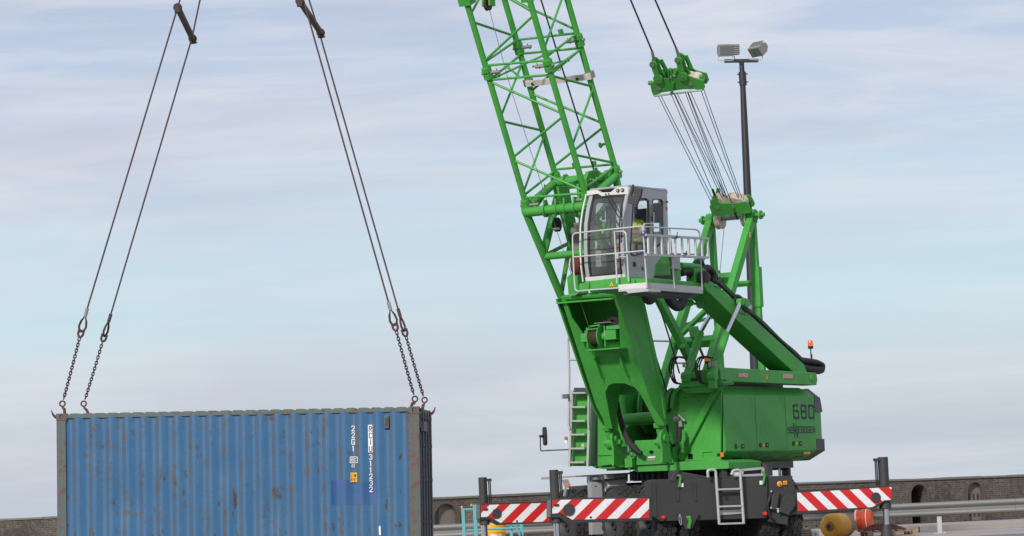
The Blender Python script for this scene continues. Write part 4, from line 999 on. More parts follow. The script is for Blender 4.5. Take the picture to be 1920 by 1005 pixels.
b = MB(); b.prism([fq(*p, FP+.30) for p in [(1273, 728), (1355, 718), (1356, 722), (1338, 728), (1330, 736), (1290, 738)]], -F_*.28); b.build('top_bracket', GREEN, crane, bevel=.01)
# curved drum side plates left of the front plate
for x0, dx in ((1249, 0), (1256, 4)):
    pts = []
    for k in range(9):
        q = PI/2*k/8; pts.append((x0+14+dx-14*math.cos(q)*1.0, 765-38*math.sin(q)))
    ring = pts+[(x+6, y+3) for x, y in pts[::-1]]
    b = MB(); b.prism([fq(x, y, FP+.02+dx*.01) for x, y in ring], F_*.1); b.build('guard_rib', GREEN, crane, bevel=.005)
b = MB(); b.prism([fq(*p, FP+.03) for p in [(1249, 767), (1257, 742), (1257, 770), (1253, 775)]], F_*.01); b.build('guard_gap', BLACK, crane)
# lower front frame
b = MB(); b.prism([fq(*p, FP+.28) for p in [(1149, 838), (1190, 836), (1190, 826), (1240, 824), (1262, 822), (1262, 869), (1149, 875)]], -F_*.25, [[fq(x, y, FP+.28) for x, y in ellipse(1221, 848.5, 4, 4, 14)]]); b.build('front_frame_plate', GREEN, crane, bevel=.012)
MB().cyl(fq(1221, 848.5, FP+.2), fq(1221, 848.5, FP+.1), .07, 16).build('frame_hole', BLACK, crane)
b = MB(); b.box(fq(1222, 860, FP+.29), F_*.004, L_*.09, UP*.045); rp = b.build('rating_plate', STEEL, crane)
b = MB(); b.box(fq(1222, 857, FP+.296), F_*.003, L_*.088, UP*.014); b.build('plate_header', WHITEP, rp)
b = MB(); sb(b, FP+.2, -2.3, -1.0, 1.1, 1.80, uB-.002); b.build('base_frame', GREEN, crane, bevel=.015)
b = MB(); b.prism([fq(*p, FP+.22) for p in [(1186, 870), (1345, 862), (1366, 866), (1366, 879), (1190, 885)]], -F_*1.5); b.build('base_skirt', GREEN, crane, bevel=.01)
b = MB(); b.box(S.Q(1165, 879, f=.5), F_*.3, L_*.2, UP*.03); b.build('under_tray', BOOTH, crane)
b = MB(); sb(b, .3, FB+.6, 1.0, 1.55, uB-.16, uB-.01); sb(b, -.1, -.6, .9, 1.6, uB-.22, uB-.15)
for k in range(6): sb(b, .1-k*.5, .02-k*.5, 1.3, 1.5, uB-.2, uB-.15)
b.build('underside_pipework', DARKER, crane)
# foot brackets
def lug(px, py, l, r, px2, name='foot_lug'):
    c = S.loc(S.Q(px, py, l=l)); b = MB(); pts = []
    for k in range(11):
        q = -.1+(PI+.2)*k/10; pts.append(S.P(c.x+r*math.cos(q), l, c.z+r*math.sin(q)))
    pts += [S.P(c.x-r*1.1, l, c.z-r*1.2), S.P(c.x-r*1.5, l, uB+.02), S.P(c.x+r*.9, l, uB+.02), S.P(c.x+r*.7, l, c.z-r*1.2)]
    b.prism(pts, L_*.05); o = b.build(name, GREEN, crane, bevel=.008)
    MB().cyl(S.P(c.x, l+.05, c.z), S.P(c.x, l+.09, c.z), r*.45, 16).build('pin_cap', GREEN, o); return c
for l_ in (-.58, -.33, .67, .93): lug(1152 if l_ < .2 else 1243, 822, l_, .19, 0)
# interior winches between the legs
for fc, uc_, rd in ((.15, 3.05, .56), (-.35, 2.45, .40)):
    c = S.P(fc, 0, uc_)
    b = MB(); 
    for l_ in (-.46, .46): b.lathe(S.P(fc, l_, uc_), L_, [(-.02, rd*.3), (-.02, rd), (.02, rd), (.02, rd*.3)], 40)
    d = b.build('winch_drum', GREEN, crane)
    b = MB(); prof = []
    for k in range(47): prof.append((-.44+k*.0191, rd*(.70 if k % 2 else .685)))
    b.lathe(c, L_, prof, 32); b.build('wound_rope', CHAIN, d, smooth=60)
b = MB(); b.cyl(S.Q(1172, 786, f=FP-.1), S.Q(1236, 781, f=FP-.1), .115, 20); b.build('cross_tube', GREEN, crane)
b = MB(); b.prism([S.Q(*p, f=FP-.2) for p in [(1170, 791), (1236, 786), (1236, 795), (1182, 798), (1178, 802), (1172, 802)]], -F_*.08); b.build('cross_plate', GREEN, crane, bevel=.008)
b = MB(); b.prism([S.Q(*p, f=.9-.35) for p in [(1146, 735), (1170, 735), (1172, 830), (1150, 838)]], -F_*.05); b.build('inner_plate', GREEN, crane)
b = MB(); sb(b, -.70, -.74, -.9, .9, uB, uT-.1); b.build('firewall', DKGRN, crane)
b = MB(); b.cyl(S.Q(1188, 838, f=FP), S.Q(1245, 834, f=FP), .05, 12); b.cyl(S.Q(1196, 814, f=.3), S.Q(1240, 812, f=.3), .035, 10); b.build('hydraulic_pipe', BLACK, crane)
# right hand green box behind the ladder
RL = -1.15
b = MB(); b.prism([S.Q(*p, f=FP-.15) for p in [(1120, 740), (1150, 740), (1152, 870), (1120, 875)]], -F_*2.0); b.build('valve_housing', GREEN, crane, bevel=.012)
MB().bar(S.Q(1121, 854.5, f=FP-.14), S.Q(1149, 853.5, f=FP-.14), .012, .008, F_).build('panel_gap', BLACK, crane)
FLd = FP+.05
b = MB(); b.prism([S.Q(*p, f=FLd-.12) for p in [(1075, 733), (1106, 733), (1103, 874), (1070, 874)]], -F_*.05); b.build('ladder_backing', GREEN, crane)
b = MB(); b.prism([S.Q(*p, f=FLd) for p in [(1105, 727), (1111, 730), (1106, 874), (1101, 874)]], -F_*.55); b.build('ladder_side_panel', TOOLBOX, crane)
b = MB(); b.prism([S.Q(*p, f=FLd) for p in [(1076, 727), (1111, 727), (1111, 734), (1076, 735)]], -F_*.6); b.build('top_step', DARKER, crane)
for a_, c_ in (((1074.5, 732), (1068.5, 874.5)), ((1108, 730), (1103, 874.5))):
    MB().bar(S.Q(*a_, f=FLd+.05), S.Q(*c_, f=FLd+.05), .055, .09, L_).build('ladder_stile', GALV, crane, bevel=.004)
for i, y in enumerate((737, 763.5, 789.5, 815, 841, 867)):
    q = MB(); a0 = S.Q(1075.5-i*.9, y, f=FLd+.05); a1 = S.Q(1102-i*.6, y-.4, f=FLd+.05); q.bar(a0, a1, .2, .035, F_)
    for k in range(9): q.box(a0.lerp(a1, (k+.5)/9)+F_*.101, F_*.003, L_*.012, UP*.009)
    q.build('ladder_step', GALV, crane, bevel=.003)
for pts in ([(1068.5, 805), (1066, 795), (1067.5, 700), (1065, 640), (1066.5, 633), (1071, 631), (1080, 632)], [(1066, 674.5), (1092, 674.5)], [(1104, 804), (1103, 790), (1104, 725), (1104, 700)]):
    MB().tube([S.Q(x, y, f=FLd+.12) for x, y in pts], .024, 8).build('hand_rail', GALV, crane)
# work light, mirror, small lamp at the ladder
b = MB(); b.box(S.Q(1060, 743, f=FLd+.2), F_*.05, L_*.07, UP*.05); wl = b.build('work_light', TOOLBOX, crane, bevel=.01)
MB().box(S.Q(1060, 743, f=FLd+.26), F_*.006, L_*.06, UP*.04).build('lens', LAMPGL, wl)
MB().tube([S.Q(x, y, f=FLd+.1) for x, y in [(1066, 843), (1030, 844.5), (1015, 845.5), (1013.5, 842), (1013, 820)]], .013, 8).build('mirror_arm', BLACK, crane)
mc = S.Q(1019.5, 818, f=FLd+.1); b = MB(); ma = V((.98, .2, 0)).normalized(); mb_ = V((-.2, .98, 0))
pts = [(math.copysign(abs(math.cos(q))**.6, math.cos(q)), math.copysign(abs(math.sin(q))**.6, math.sin(q))) for q in [2*PI*k/20 for k in range(20)]]
b.prism([mc+mb_*x*.14+UP*y*.20+ma*.0 for x, y in pts], ma*.05); b.build('mirror', BLACK, crane, bevel=.01)
MB().cyl(S.Q(1012, 818, f=FLd+.1), S.Q(1018, 818, f=FLd+.1), .03, 10).build('mirror_joint', BLACK, crane)
b = MB(); c = S.Q(1061.5, 825, f=FLd+.1); b.cyl(c-UP*.07, c-UP*.0, .035, 14); b.m = 1; b.cyl(c, c+UP*.05, .036, 14); b.m = 2; b.cyl(c+UP*.05, c+UP*.075, .037, 14); b.build('status_lamp', [WHITEP, GREEN, AMBER], crane)
b = MB(); b.lathe(S.Q(1095, 835, f=FLd), F_, [(0, .02), (.03, .045), (.05, .04)], 12); b.build('spot_lamp', GALV, crane)
# hoses and fittings at the front
for pts, r_ in (([(1151, 722), (1154, 745), (1160, 775), (1166, 800), (1176, 825), (1190, 842), (1203, 850)], .05), ([(1152, 724), (1157, 750), (1163, 780), (1171, 806), (1182, 828), (1195, 843)], .04), ([(1186, 832), (1192, 835), (1198, 843)], .02), ([(1248, 790), (1252, 800), (1254, 822), (1258, 833), (1265, 834), (1269, 826), (1268, 785)], .018), ([(1246, 785), (1250, 800), (1252, 825), (1257, 836), (1266, 836), (1271, 826), (1271, 790)], .014), ([(1274, 800), (1275, 815), (1273, 828)], .045)):
    MB().tube([S.Q(x, y, f=FP+.5) for x, y in pts], r_, 8).build('hydraulic_hose', BLACK, crane)
b = MB()
for x, y, h in ((1178.5, 838, 18), (1185, 851, 6)): c0_ = S.Q(x, y+h/2, f=FP+.45); c1_ = S.Q(x, y-h/2, f=FP+.45); b.cyl(c0_, c1_, .035, 12)
b.build('filter_cylinder', CHROME, crane)
b = MB(); b.box(S.Q(1181, 868, f=FP+.42), F_*.07, L_*.09, UP*.10); b.cyl(S.Q(1181, 872, f=FP+.42), S.Q(1181, 882, f=FP+.42), .03, 10); b.build('valve_block', GREEN, crane, bevel=.01)
b = MB(); b.cyl(S.Q(1267, 785, f=FP+.08), S.Q(1267, 785, f=FP+.0), .06, 14); b.box(S.Q(1276, 795, f=FP+.07), F_*.04, L_*.05, UP*.06); b.cyl(S.Q(1272, 778, f=FP+.08), S.Q(1284, 790, f=FP+.08), .028, 10); b.build('hose_manifold', STEEL, crane)
b = MB()
for x, y in ((1282, 746), (1287, 745.5), (1279, 770), (1284, 769.5)): b.cyl(fq(x, y, FP+.004), fq(x, y, FP-.01), .012, 8)
b.build('bolt_holes', BLACK, pf_)

# ---------------------------------------------------------------- boom
SB = Frame(V((3.5628, 72.4, 0)), S.e[0], S.e[1], UP)
TH = R(63.62); BW, BH = 1.431, 1.422
Bb = F_*math.cos(TH)+UP*math.sin(TH); Bn = -F_*math.sin(TH)+UP*math.cos(TH)
J = SB.P(4.408, 0, 7.521)
def chord(sw, sh): return J+L_*sw*BW/2+Bn*sh*BH/2
CH_ = {'FL': chord(-1, -1), 'FR': chord(1, -1), 'BL': chord(-1, 1), 'BR': chord(1, 1)}
def cy(ch, y):                           # point of a chord seen at picture row y
    a, b_ = -2., 12.
    for _ in range(40):
        mi_ = (a+b_)/2
        if proj(CH_[ch]+Bb*mi_)[1] > y: a = mi_
        else: b_ = mi_
    return CH_[ch]+Bb*(a+b_)/2
SJ = 2.914
def section_(s0, s1, braces, label):
    o = thing_part('boom_section', J+Bb*(s0+s1)/2)
    o['label'] = label
    for k, p in CH_.items(): MB().cyl(p+Bb*s0, p+Bb*s1, .062, 16).build('chord_tube', GREEN, o)
    for a_, ya, c_, yc_, r_ in braces:
        MB().cyl(a_ if isinstance(a_, V) else cy(a_, ya), c_ if isinstance(c_, V) else cy(c_, yc_), r_, 10).build('brace', GREEN, o)
    return o
t_ = .026
br2 = [('FL', 150, 'FR', 140, t_), ('FL', 153, 'FR', 213, t_), ('FR', 218, 'FL', 296, t_), ('FL', 300, 'FR', 358, t_), ('FL', 371, 'FR', 362, t_),
       ('BL', 116, 'FL', 220, t_*.9), ('FL', 227, 'BL', 245, t_), ('BL', 255, 'FL', 363, t_*.9), ('BL', 321, 'FL', 367, t_), ('BL', 313, 'BR', 238, t_),
       ('BL', 176, 'BR', 231, t_), ('BL', 171, 'BR', 91, t_), ('BL', 318, 'BR', 308, t_), ('BL', 101, 'BR', 90, t_),
       ('FR', 142, 'BR', 162, t_), ('BR', 167, 'FR', 275, t_*.9), ('FR', 290, 'BR', 305, t_), ('BR', 312, 'FR', 354, t_), ('BR', 92, 'FR', 134, t_), ('BL', 103, 'FL', 150, t_)]
s2o = section_(.1, SJ-.1, br2, 'lowest lattice section above the pivot frame')
br3 = [('FL', 123, 'FR', 113, t_), ('BL', 75, 'BR', 62, t_), ('FL', 117, 'BL', 76, t_), ('FL', 115, 'FR', 28, t_), ('FR', 107, 'BR', 63, t_), ('FR', 93, 'BR', -18, t_*.9),
       ('FL', 41, 'BL', 68, t_), ('FL', 28, 'BL', -60, t_*.9), ('FR', 22, 'FL', -62, t_*1.3), ('BL', -8, 'BR', 56, t_), ('BL', -14, 'BR', -110, t_), ('FL', -66, 'FR', -150, t_), ('BL', -62, 'FL', -150, t_), ('FR', -20, 'BR', -140, t_)]
for ya in (-150, -330, -500): br3 += [('FL', ya, 'FR', ya+45, t_), ('FR', ya+40, 'FL', ya-85, t_), ('BL', ya-30, 'BR', ya+40, t_), ('BL', ya-40, 'BR', ya-120, t_), ('FR', ya, 'BR', ya-70, t_), ('FL', ya, 'BL', ya-70, t_)]
s3o = section_(SJ+.1, SJ+7.2, br3, 'upper lattice section running out of the picture')
for (y1, y2, o) in ((487, 550, s2o), (0, 0, None)):
    pass
# cross braces in the end frames
for (a_, ya, c_, yc_), (d_, yd_, e_, ye_) in (((('FL', 150, 'FR', 140)), ('BL', 101, 'BR', 90)),):
    m1 = (cy(a_, ya)+cy(c_, yc_))/2; m2 = (cy(d_, yd_)+cy(e_, ye_))/2
    MB().cyl(cy('FL', 150).lerp(cy('BL', 103), .55), m1, .022, 8).build('brace', GREEN, s2o)
    MB().cyl(m1.lerp(m2, .4), cy('FR', 140).lerp(cy('BR', 92), .55), .022, 8).build('brace', GREEN, s2o)
    MB().cyl(cy('FL', 150), m2.lerp(cy('BR', 90), .1), .022, 8).build('brace', GREEN, s2o)
# pin joints
for s_ in (0, SJ):
    for k, p in CH_.items():
        c = p+Bb*s_; o = MB(); o.cyl(c-Bb*.13, c-Bb*.02, .095, 16); o.cyl(c+Bb*.02, c+Bb*.13, .095, 16)
        for q in (-.07, -.02, .04): o.box(c+L_*(q+.015), L_*.014, Bb*.12, Bn*.085)
        j_ = o.build('joint_fork', GREEN, crane, bevel=.008)
        sg = 1 if k[1] == 'L' else -1
        o = MB(); o.cyl(c-L_*.13*1, c+L_*(.13 if sg < 0 else .30), .034, 12) if sg > 0 else o.cyl(c-L_*.30, c+L_*.13, .034, 12); o.build('connector_pin', STEEL, j_)
        e = c+L_*.24*sg; MB().tube([e+UP*.07-L_*.03, e, e-UP*.05+L_*.04], .010, 6).build('safety_clip', HOOKM, j_)
# eyes and brackets on the frames
for (x, y, l_) in ((952.5, 126, -.5), (935, 141, -.6), (1065.5, 112, .55), (1048, 129, .5)):
    c = SB.Q(x, y, f=SB.loc(J+Bb*SJ).x); MB().tube([c+L_*.04*math.cos(a*PI/6)+UP*.04*math.sin(a*PI/6) for a in range(12)], .008, 6, closed=True).build('lashing_eye', GREEN, s2o)
for (x, y) in ((999, 62), (1034, 60)):
    c = cy('BL', 75).lerp(cy('BR', 62), .4 if x < 1010 else .75); MB().box(c+Bb*.06, L_*.05, Bb*.06, Bn*.02).build('bracket_plate', GREEN, s3o)
for t in (.36, .68):
    c = cy('BL', 318).lerp(cy('BR', 308), t); MB().box(c+Bb*.06, L_*.05, Bb*.05, Bn*.02).build('bracket_plate', GREEN, s2o)
q = MB(); c = cy('BR', 268); q.cyl(c, c-L_*.18-Bb*.03, .028, 8); q.cyl(c-L_*.18-Bb*.03, c-L_*.20-Bb*.035, .06, 12); q.build('rope_guide', GREEN, s2o)
q = MB(); c = cy('FL', 4); q.box(c+UP*.05, L_*.14, Bb*.10, Bn*.12); q.build('bracket_plate', GREEN, s3o, bevel=.01)
q = MB(); c = cy('FR', 0); q.box(c+UP*.02-L_*.05, L_*.13, Bb*.05, Bn*.05); q.build('bracket_plate', GREEN, s3o, bevel=.01)
# pale spacer plank across the back chords
a_, c_ = cy('BL', 154), cy('BR', 141)
pl = MB(); pl.bar(a_-L_*.02+Bn*-.10, c_+L_*.10+Bn*-.10, .125, .045, Bb); sp = pl.build('spacer_plank', WOODP, crane, bevel=.006)
for p in (a_-Bn*.0, c_+L_*.02): q = MB(); q.box(p, L_*.08, Bb*.075, Bn*.085); q.build('plank_clamp', STEEL, sp, bevel=.01)
for t in (.12, .86): q = MB(); c = a_.lerp(c_, t)-Bn*.15; q.cyl(c, c-Bn*.02, .03, 10); q.build('clamp_bolt', DARKER, sp)
# thin rope with its sheave
cl = -.22
q = MB(); c = SB.Q(916, 8, l=cl); q.lathe(c+L_*-.05, L_, [(0, .05), (0, .13), (.03, .10), (.06, .13), (.06, .05)], 20); q.build('guide_sheave', CHAIN, s3o)
q = MB(); q.box(c-L_*.1+UP*.1, L_*.03, F_*.05, UP*.14); q.box(c+L_*.08+UP*.1, L_*.02, F_*.1, UP*.14); q.build('bracket_plate', GREEN, s3o)
MB().tube([SB.Q(916.5, 14, l=cl), SB.Q(962, 180, l=cl), SB.Q(1042.5, 428, l=cl), SB.Q(1083.6, 551, l=cl), SB.Q(1107, 622, l=cl)], .0065, 6).build('thin_rope', STEEL, crane)
MB().tube([SB.Q(985, -90, l=.25), SB.Q(1014.5, 0, l=.25), SB.Q(1057, 137, l=.25), SB.Q(1094.7, 259, l=.25), SB.Q(1112, 314, l=.25), SB.Q(1126.5, 358, l=.25), SB.Q(1230, 560, l=.35), SB.Q(1268.5, 681, l=.4), SB.Q(1274, 700, l=.4)], .017, 8).build('hoist_rope', ROPE, crane)
MB().tube([SB.Q(1215, 630, l=.2), SB.Q(1226.5, 658, l=.2), SB.Q(1252.5, 741, l=.2)], .017, 8).build('hoist_rope', ROPE, crane)

# pivot frame: chords, cross tubes and braces down to the plated foot
lw = BW/2
pv = thing_part('pivot_frame', SB.Q(1070, 460, l=0)); pv['label'] = 'open tube frame between the plated foot and the lattice boom'
def ft(p0, l0, p1, l1, r_, nm='frame_tube'):
    MB().cyl(SB.Q(*p0, l=l0), SB.Q(*p1, l=l1), r_, 16).build(nm, GREEN, pv)
fl0, fl1, fl2 = (984, 393), (1021, 478), (1053, 558)
ft(fl0, -lw, fl2, -lw, .082); frl = lambda y: SB.loc(SB.Q(1021, 478, l=-lw))
FLa, FLb = SB.loc(SB.Q(984, 393, l=-lw)), SB.loc(SB.Q(1053, 558, l=-lw))
BLa, BLb = SB.loc(SB.Q(1041, 342, l=-lw)), SB.loc(SB.Q(1098, 556, l=-lw))
def rt(p, l): return SB.P(p.x, l, p.z)
def lt(a, b_, t): return a.lerp(b_, t)
for (pa, pb, r_) in ((rt(FLa, lw), rt(FLb, lw), .082), (SB.P(*BLa), SB.P(*BLb), .082), (rt(BLa, lw), rt(BLb, lw), .082)):
    MB().cyl(pa, pb, r_, 16).build('frame_tube', GREEN, pv)
xtra = [(SB.P(*lt(FLa, FLb, .03)), rt(lt(FLa, FLb, .03), lw), .10), (SB.P(*lt(FLa, FLb, .53)), rt(lt(FLa, FLb, .53), lw), .075),
        (SB.P(*lt(BLa, BLb, .0)), rt(BLa, lw), .10), (SB.P(*lt(FLa, FLb, .0)), SB.P(*BLa), .085), (rt(FLa, lw), rt(BLa, lw), .085),
        (SB.P(*lt(FLa, FLb, .5)), SB.P(*lt(BLa, BLb, .10)), .085), (rt(lt(FLa, FLb, .5), lw), rt(lt(BLa, BLb, .10), lw), .085),
        (SB.P(*lt(FLa, FLb, .52)), SB.P(*lt(BLa, BLb, .52)), .04), (SB.P(*lt(FLa, FLb, .98)), SB.P(*lt(BLa, BLb, .5)), .05), (rt(lt(FLa, FLb, .98), lw), rt(lt(BLa, BLb, .5), lw), .05),
        (SB.P(*lt(BLa, BLb, .2)), rt(lt(BLa, BLb, .55), lw), .085), (rt(lt(BLa, BLb, .1), lw), SB.P(*lt(BLa, BLb, .6)), .06), (SB.P(*lt(BLa, BLb, .5)), rt(lt(BLa, BLb, .5), lw), .07),
        (SB.P(*lt(FLa, FLb, .10)), SB.P(*lt(BLa, BLb, .02))+UP*.1, .03)]
for pa, pb, r_ in xtra: MB().cyl(pa, pb, r_, 14).build('frame_tube', GREEN, pv)
q = MB(); a0 = lt(FLa, FLb, .03)
for t in (.33, .52, .66, .82):
    c = SB.P(*a0).lerp(rt(a0, lw), t); q = MB(); q.cyl(c-L_*.02, c+L_*.02, .145 if t < .5 else .125, 18); q.box(c+UP*.12-Bn*.02, L_*.02, F_*.06, UP*.10); q.build('lug_plate', GREEN, pv)
for t in (.18, .42, .72, .9):
    c = SB.P(*BLa).lerp(rt(BLa, lw), t); q = MB(); q.cyl(c-L_*.02, c+L_*.02, .15, 18); q.build('lug_plate', GREEN, pv)
q = MB()                      # central mast plates behind the tubes
for pl_, l_ in (([(1042, 350), (1062, 350), (1100, 540), (1082, 552), (1066, 470)], -.30), ([(1080, 345), (1098, 350), (1118, 420), (1108, 470), (1088, 470)], .12)):
    q = MB(); q.prism([SB.Q(x, y, l=l_) for x, y in pl_], L_*.06); q.build('mast_plate', GREEN, pv, bevel=.01)
q = MB(); q.prism([SB.Q(x, y, l=.3) for x, y in [(1093, 336), (1098, 322), (1110, 319), (1124, 330), (1128, 352), (1112, 360), (1095, 352)]], L_*.08); q.build('bracket_plate', GREEN, pv, bevel=.01)
q = MB(); q.prism([SB.Q(x, y, l=-.1) for x, y in [(1058, 342), (1075, 336), (1082, 345), (1078, 352), (1064, 355)]], L_*.2); q.build('bracket_plate', GREEN, pv, bevel=.01)
q = MB(); q.prism([SB.Q(x, y, l=.3) for x, y in [(1113, 316), (1117, 314), (1130, 345), (1120, 352)]], L_*.03); q.build('bracket_plate', GREEN, pv)
for x, y in ((1107, 337), (1112, 338), (1118, 334)): q = MB(); c = SB.Q(x, y, l=.39); q.cyl(c, c+L_*.03, .03, 10); q.build('pin_cap', STEEL, pv)
q = MB(); c = SB.Q(1046, 421, l=-.25); q.lathe(c-L_*.05, L_, [(0, .05), (0, .15), (.03, .12), (.06, .15), (.06, .05)], 24); q.build('guide_sheave', BLACK, pv)
MB().cyl(SB.Q(1038, 429.5, l=-.25), SB.Q(1048, 428.5, l=-.05), .025, 10).build('sheave_pin', STEEL, pv)
q = MB(); q.box(SB.Q(1092, 455, f=4.0), L_*.25, F_*.1, UP*.33); q.build('rear_box', BOOTH, pv, bevel=.02)
q = MB(); q.box(SB.Q(1088, 422, f=4.0), L_*.10, F_*.1, UP*.05); q.build('junction_box', STEEL, pv)
q = MB(); q.lathe(SB.Q(1078, 498, l=.1), L_, [(0, .1), (0, .2), (.2, .2), (.2, .1)], 28); q.build('orange_reel', paint('burnt_orange', (.12, .02, .01), .8, dirt=.8, dc=(.1, .02, .01), scale=6), pv)
q = MB(); q.prism([SB.Q(x, y, l=-.3) for x, y in [(1063, 520), (1074, 510), (1082, 545), (1066, 552)]], L_*.25); q.build('bracket_plate', GREEN, pv)
# antenna-like grease points on the left chord
for (x0, y0), (x1, y1) in (((1021, 346), (1024, 361)), ((1004, 365), (1007, 378))): MB().cyl(SB.Q(x0, y0, l=-lw), SB.Q(x1, y1, l=-lw), .018, 6).build('peg', DKGRN, pv)

# plated foot: hollow box, open window with auxiliary winch, arch between two legs
foot = thing_part('boom_foot', SB.Q(1150, 700, l=0)); foot['label'] = 'plated green boom foot with winch window and arched opening'
A0, A1 = SB.loc(SB.Q(1153, 551, l=lw)), SB.loc(SB.Q(1222, 760, l=lw))
pn_ = (SB.P(*A1)-SB.P(*A0)).cross(L_).normalized()
def fpq(x, y): return QP(x, y, SB.P(*A0), pn_)
if pn_.dot(F_) < 0: pn_ = -pn_
outer = [(1051, 557), (1153, 551), (1222, 760), (1245, 798), (1230, 798), (1219, 773), (1200, 738), (1189, 726), (1171, 719), (1150, 719), (1141, 723), (1135, 736), (1148, 804), (1136, 804), (1130, 785), (1117, 760)]
win = [(1061, 562), (1149, 556), (1159, 584), (1163, 652), (1160, 655), (1117, 656), (1105, 644), (1072, 596)]
q = MB(); q.prism([fpq(*p) for p in outer], -pn_*.04, [[fpq(*p) for p in win]]); q.build('front_skin', GREEN, foot, bevel=.006)
side = [(1153, 551), (1203, 547), (1229, 663), (1244, 735), (1250, 785), (1245, 798), (1222, 760)]
sp_ = [SB.loc(SB.Q(x, y, l=lw)) for x, y in side]
for l0, v in ((lw, -.04), (-lw, .04)):
    q = MB(); q.prism([SB.P(p.x-.03, l0, p.z) for p in sp_], L_*v); q.build('side_skin', GREEN, foot, bevel=.006)
# recessed field on the side skin and edge flange
q = MB(); q.prism([SB.Q(x, y, l=lw+.02) for x, y in [(1200, 548), (1203, 547), (1229, 663), (1244, 735), (1250, 785), (1247, 785), (1240, 735), (1225, 664)]], L_*-.06); q.build('edge_flange', GREEN, foot)
q = MB(); q.prism([SB.Q(x, y, l=lw+.004) for x, y in [(1178, 575), (1196, 572), (1206, 625), (1222, 690), (1212, 690), (1190, 630)]], L_*-.01); q.build('inset_panel', GREEN, foot, bevel=.003)
bk = [SB.P(p.x, -lw, p.z) for p in (sp_[1], sp_[2], sp_[3], sp_[4])]
q = MB()
for i in range(2): p0, p1 = sp_[1+i], sp_[2+i]; q.prism([SB.P(p0.x, -lw, p0.z), SB.P(p0.x, lw, p0.z), SB.P(p1.x, lw, p1.z), SB.P(p1.x, -lw, p1.z)], F_*-.03)
q.build('back_skin', GREEN, foot)
# lining of the arch
ai = [(1230, 798), (1219, 773), (1200, 738), (1189, 726), (1171, 719), (1150, 719), (1141, 723), (1135, 736), (1148, 804)]
q = MB(); vv = []
for i, p in enumerate(ai):
    w0 = fpq(*p); loc = SB.loc(w0); vv += [w0-pn_*.02, w0-F_*max(.10, min(.62, (loc.z-2.55)*.75))]
q.add(vv, [(2*i, 2*i+2, 2*i+3, 2*i+1) for i in range(len(ai)-1)]); q.build('arch_lining', GREEN, foot, smooth=50)
# top rim above the window; unseen top plate added to shade the inside
q = MB(); q.cyl(SB.Q(1052, 559, l=-lw), rt(SB.loc(SB.Q(1052, 559, l=-lw)), lw), .06, 12); q.build('top_rim', GREEN, foot)
q = MB(); t0_, t1_ = SB.loc(SB.Q(1153, 556, l=lw)), SB.loc(SB.Q(1204, 552, l=lw)); q.prism([SB.P(t0_.x, -lw+.03, t0_.z-.02), SB.P(t0_.x, lw-.045, t0_.z-.02), SB.P(t1_.x+.05, lw-.045, t1_.z-.02), SB.P(t1_.x+.05, -lw+.03, t1_.z-.02)], UP*-.03); q.build('shading_top_skin', GREEN, foot)
# legs: collars and lugs
for x0, y0, x1, y1, l_ in ((1142, 800, 1150, 830, -.60), (1238, 795, 1245, 828, .60)):
    a_, c_ = SB.Q(x0, y0, l=l_), SB.Q(x1, y1, l=l_); q = MB(); d_ = (c_-a_).normalized()
    q.bar(a_-d_*.05, c_, .15, .20, L_); q.bar(a_-d_*.05, a_+d_*.05, .20, .27, L_); q.cyl(c_-L_*.11, c_+L_*.11, .15, 20); q.build('leg_end', GREEN, foot, bevel=.012)
    MB().cyl(c_-L_*.2, c_+L_*.2, .06, 14).build('pivot_pin', GREEN, foot)
# teardrop lugs
for x, y in ((1118, 668), (1165, 664)):
    pts = [(x-4, y+4), (x-1, y-1), (x+2, y+1), (x+3, y+12), (x+16, y+40), (x+12, y+38), (x-2, y+20), (x-5, y+10)]
    q = MB(); q.prism([fpq(*p)+pn_*.0 for p in pts], pn_*.035); q.build('tie_lug', GREEN, foot, bevel=.008)
    q = MB(); q.prism([fpq(px, py)+pn_*.0 for px, py in [(x-1, y), (x+1, y), (x+14, y+38), (x+12.5, y+38)]], pn_*.11); q.build('tie_lug', GREEN, foot, bevel=.004)
    MB().cyl(fpq(x+1, y+10)+pn_*.02, fpq(x+1, y+10)+pn_*.05, .035, 12).build('lug_boss', GREEN, foot)
MB().box(SB.Q(1147.5, 532, f=4.93)+F_*.02, L_*.0, F_*.0, UP*.0)
# winch in the window
wc = SB.Q(1119, 632, f=SB.loc(fpq(1119, 632)).x+.02)
aw = thing_part('auxiliary_winch', wc)
q = MB()
for dl, r_ in ((-.11, .24), (.13, .24)): q.lathe(wc+L_*dl, L_, [(-.012, .05), (-.012, r_), (.012, r_), (.012, .05)], 32)
q.build('flange', GREEN, aw)
q = MB(); q.lathe(wc, L_, [(-.10+.01*k, .165+.006*(k % 2)) for k in range(23)], 24); q.build('wound_rope', CHAIN, aw, smooth=60)
q = MB(); q.box(wc+L_*.36+UP*.02, L_*.14, F_*.09, UP*.10); q.cyl(wc+L_*.15, wc+L_*.5, .09, 16); q.build('motor', GREEN, aw, bevel=.01)
q = MB(); q.box(wc-L_*.26+UP*.0, L_*.09, F_*.07, UP*.09); q.build('bearing', GREEN, aw, bevel=.01)
q = MB(); q.box(wc-L_*.2, L_*.015, F_*.06, UP*.21); q.box(wc+L_*.22, L_*.015, F_*.06, UP*.22); q.bar(wc-L_*.12+UP*.23+F_*.05, wc+L_*.12+UP*.24+F_*.05, .03, .03, F_); q.bar(wc-L_*.12+UP*.16+F_*.18, wc+L_*.14+UP*.165+F_*.18, .02, .02, F_); q.build('side_bracket', GREEN, aw)
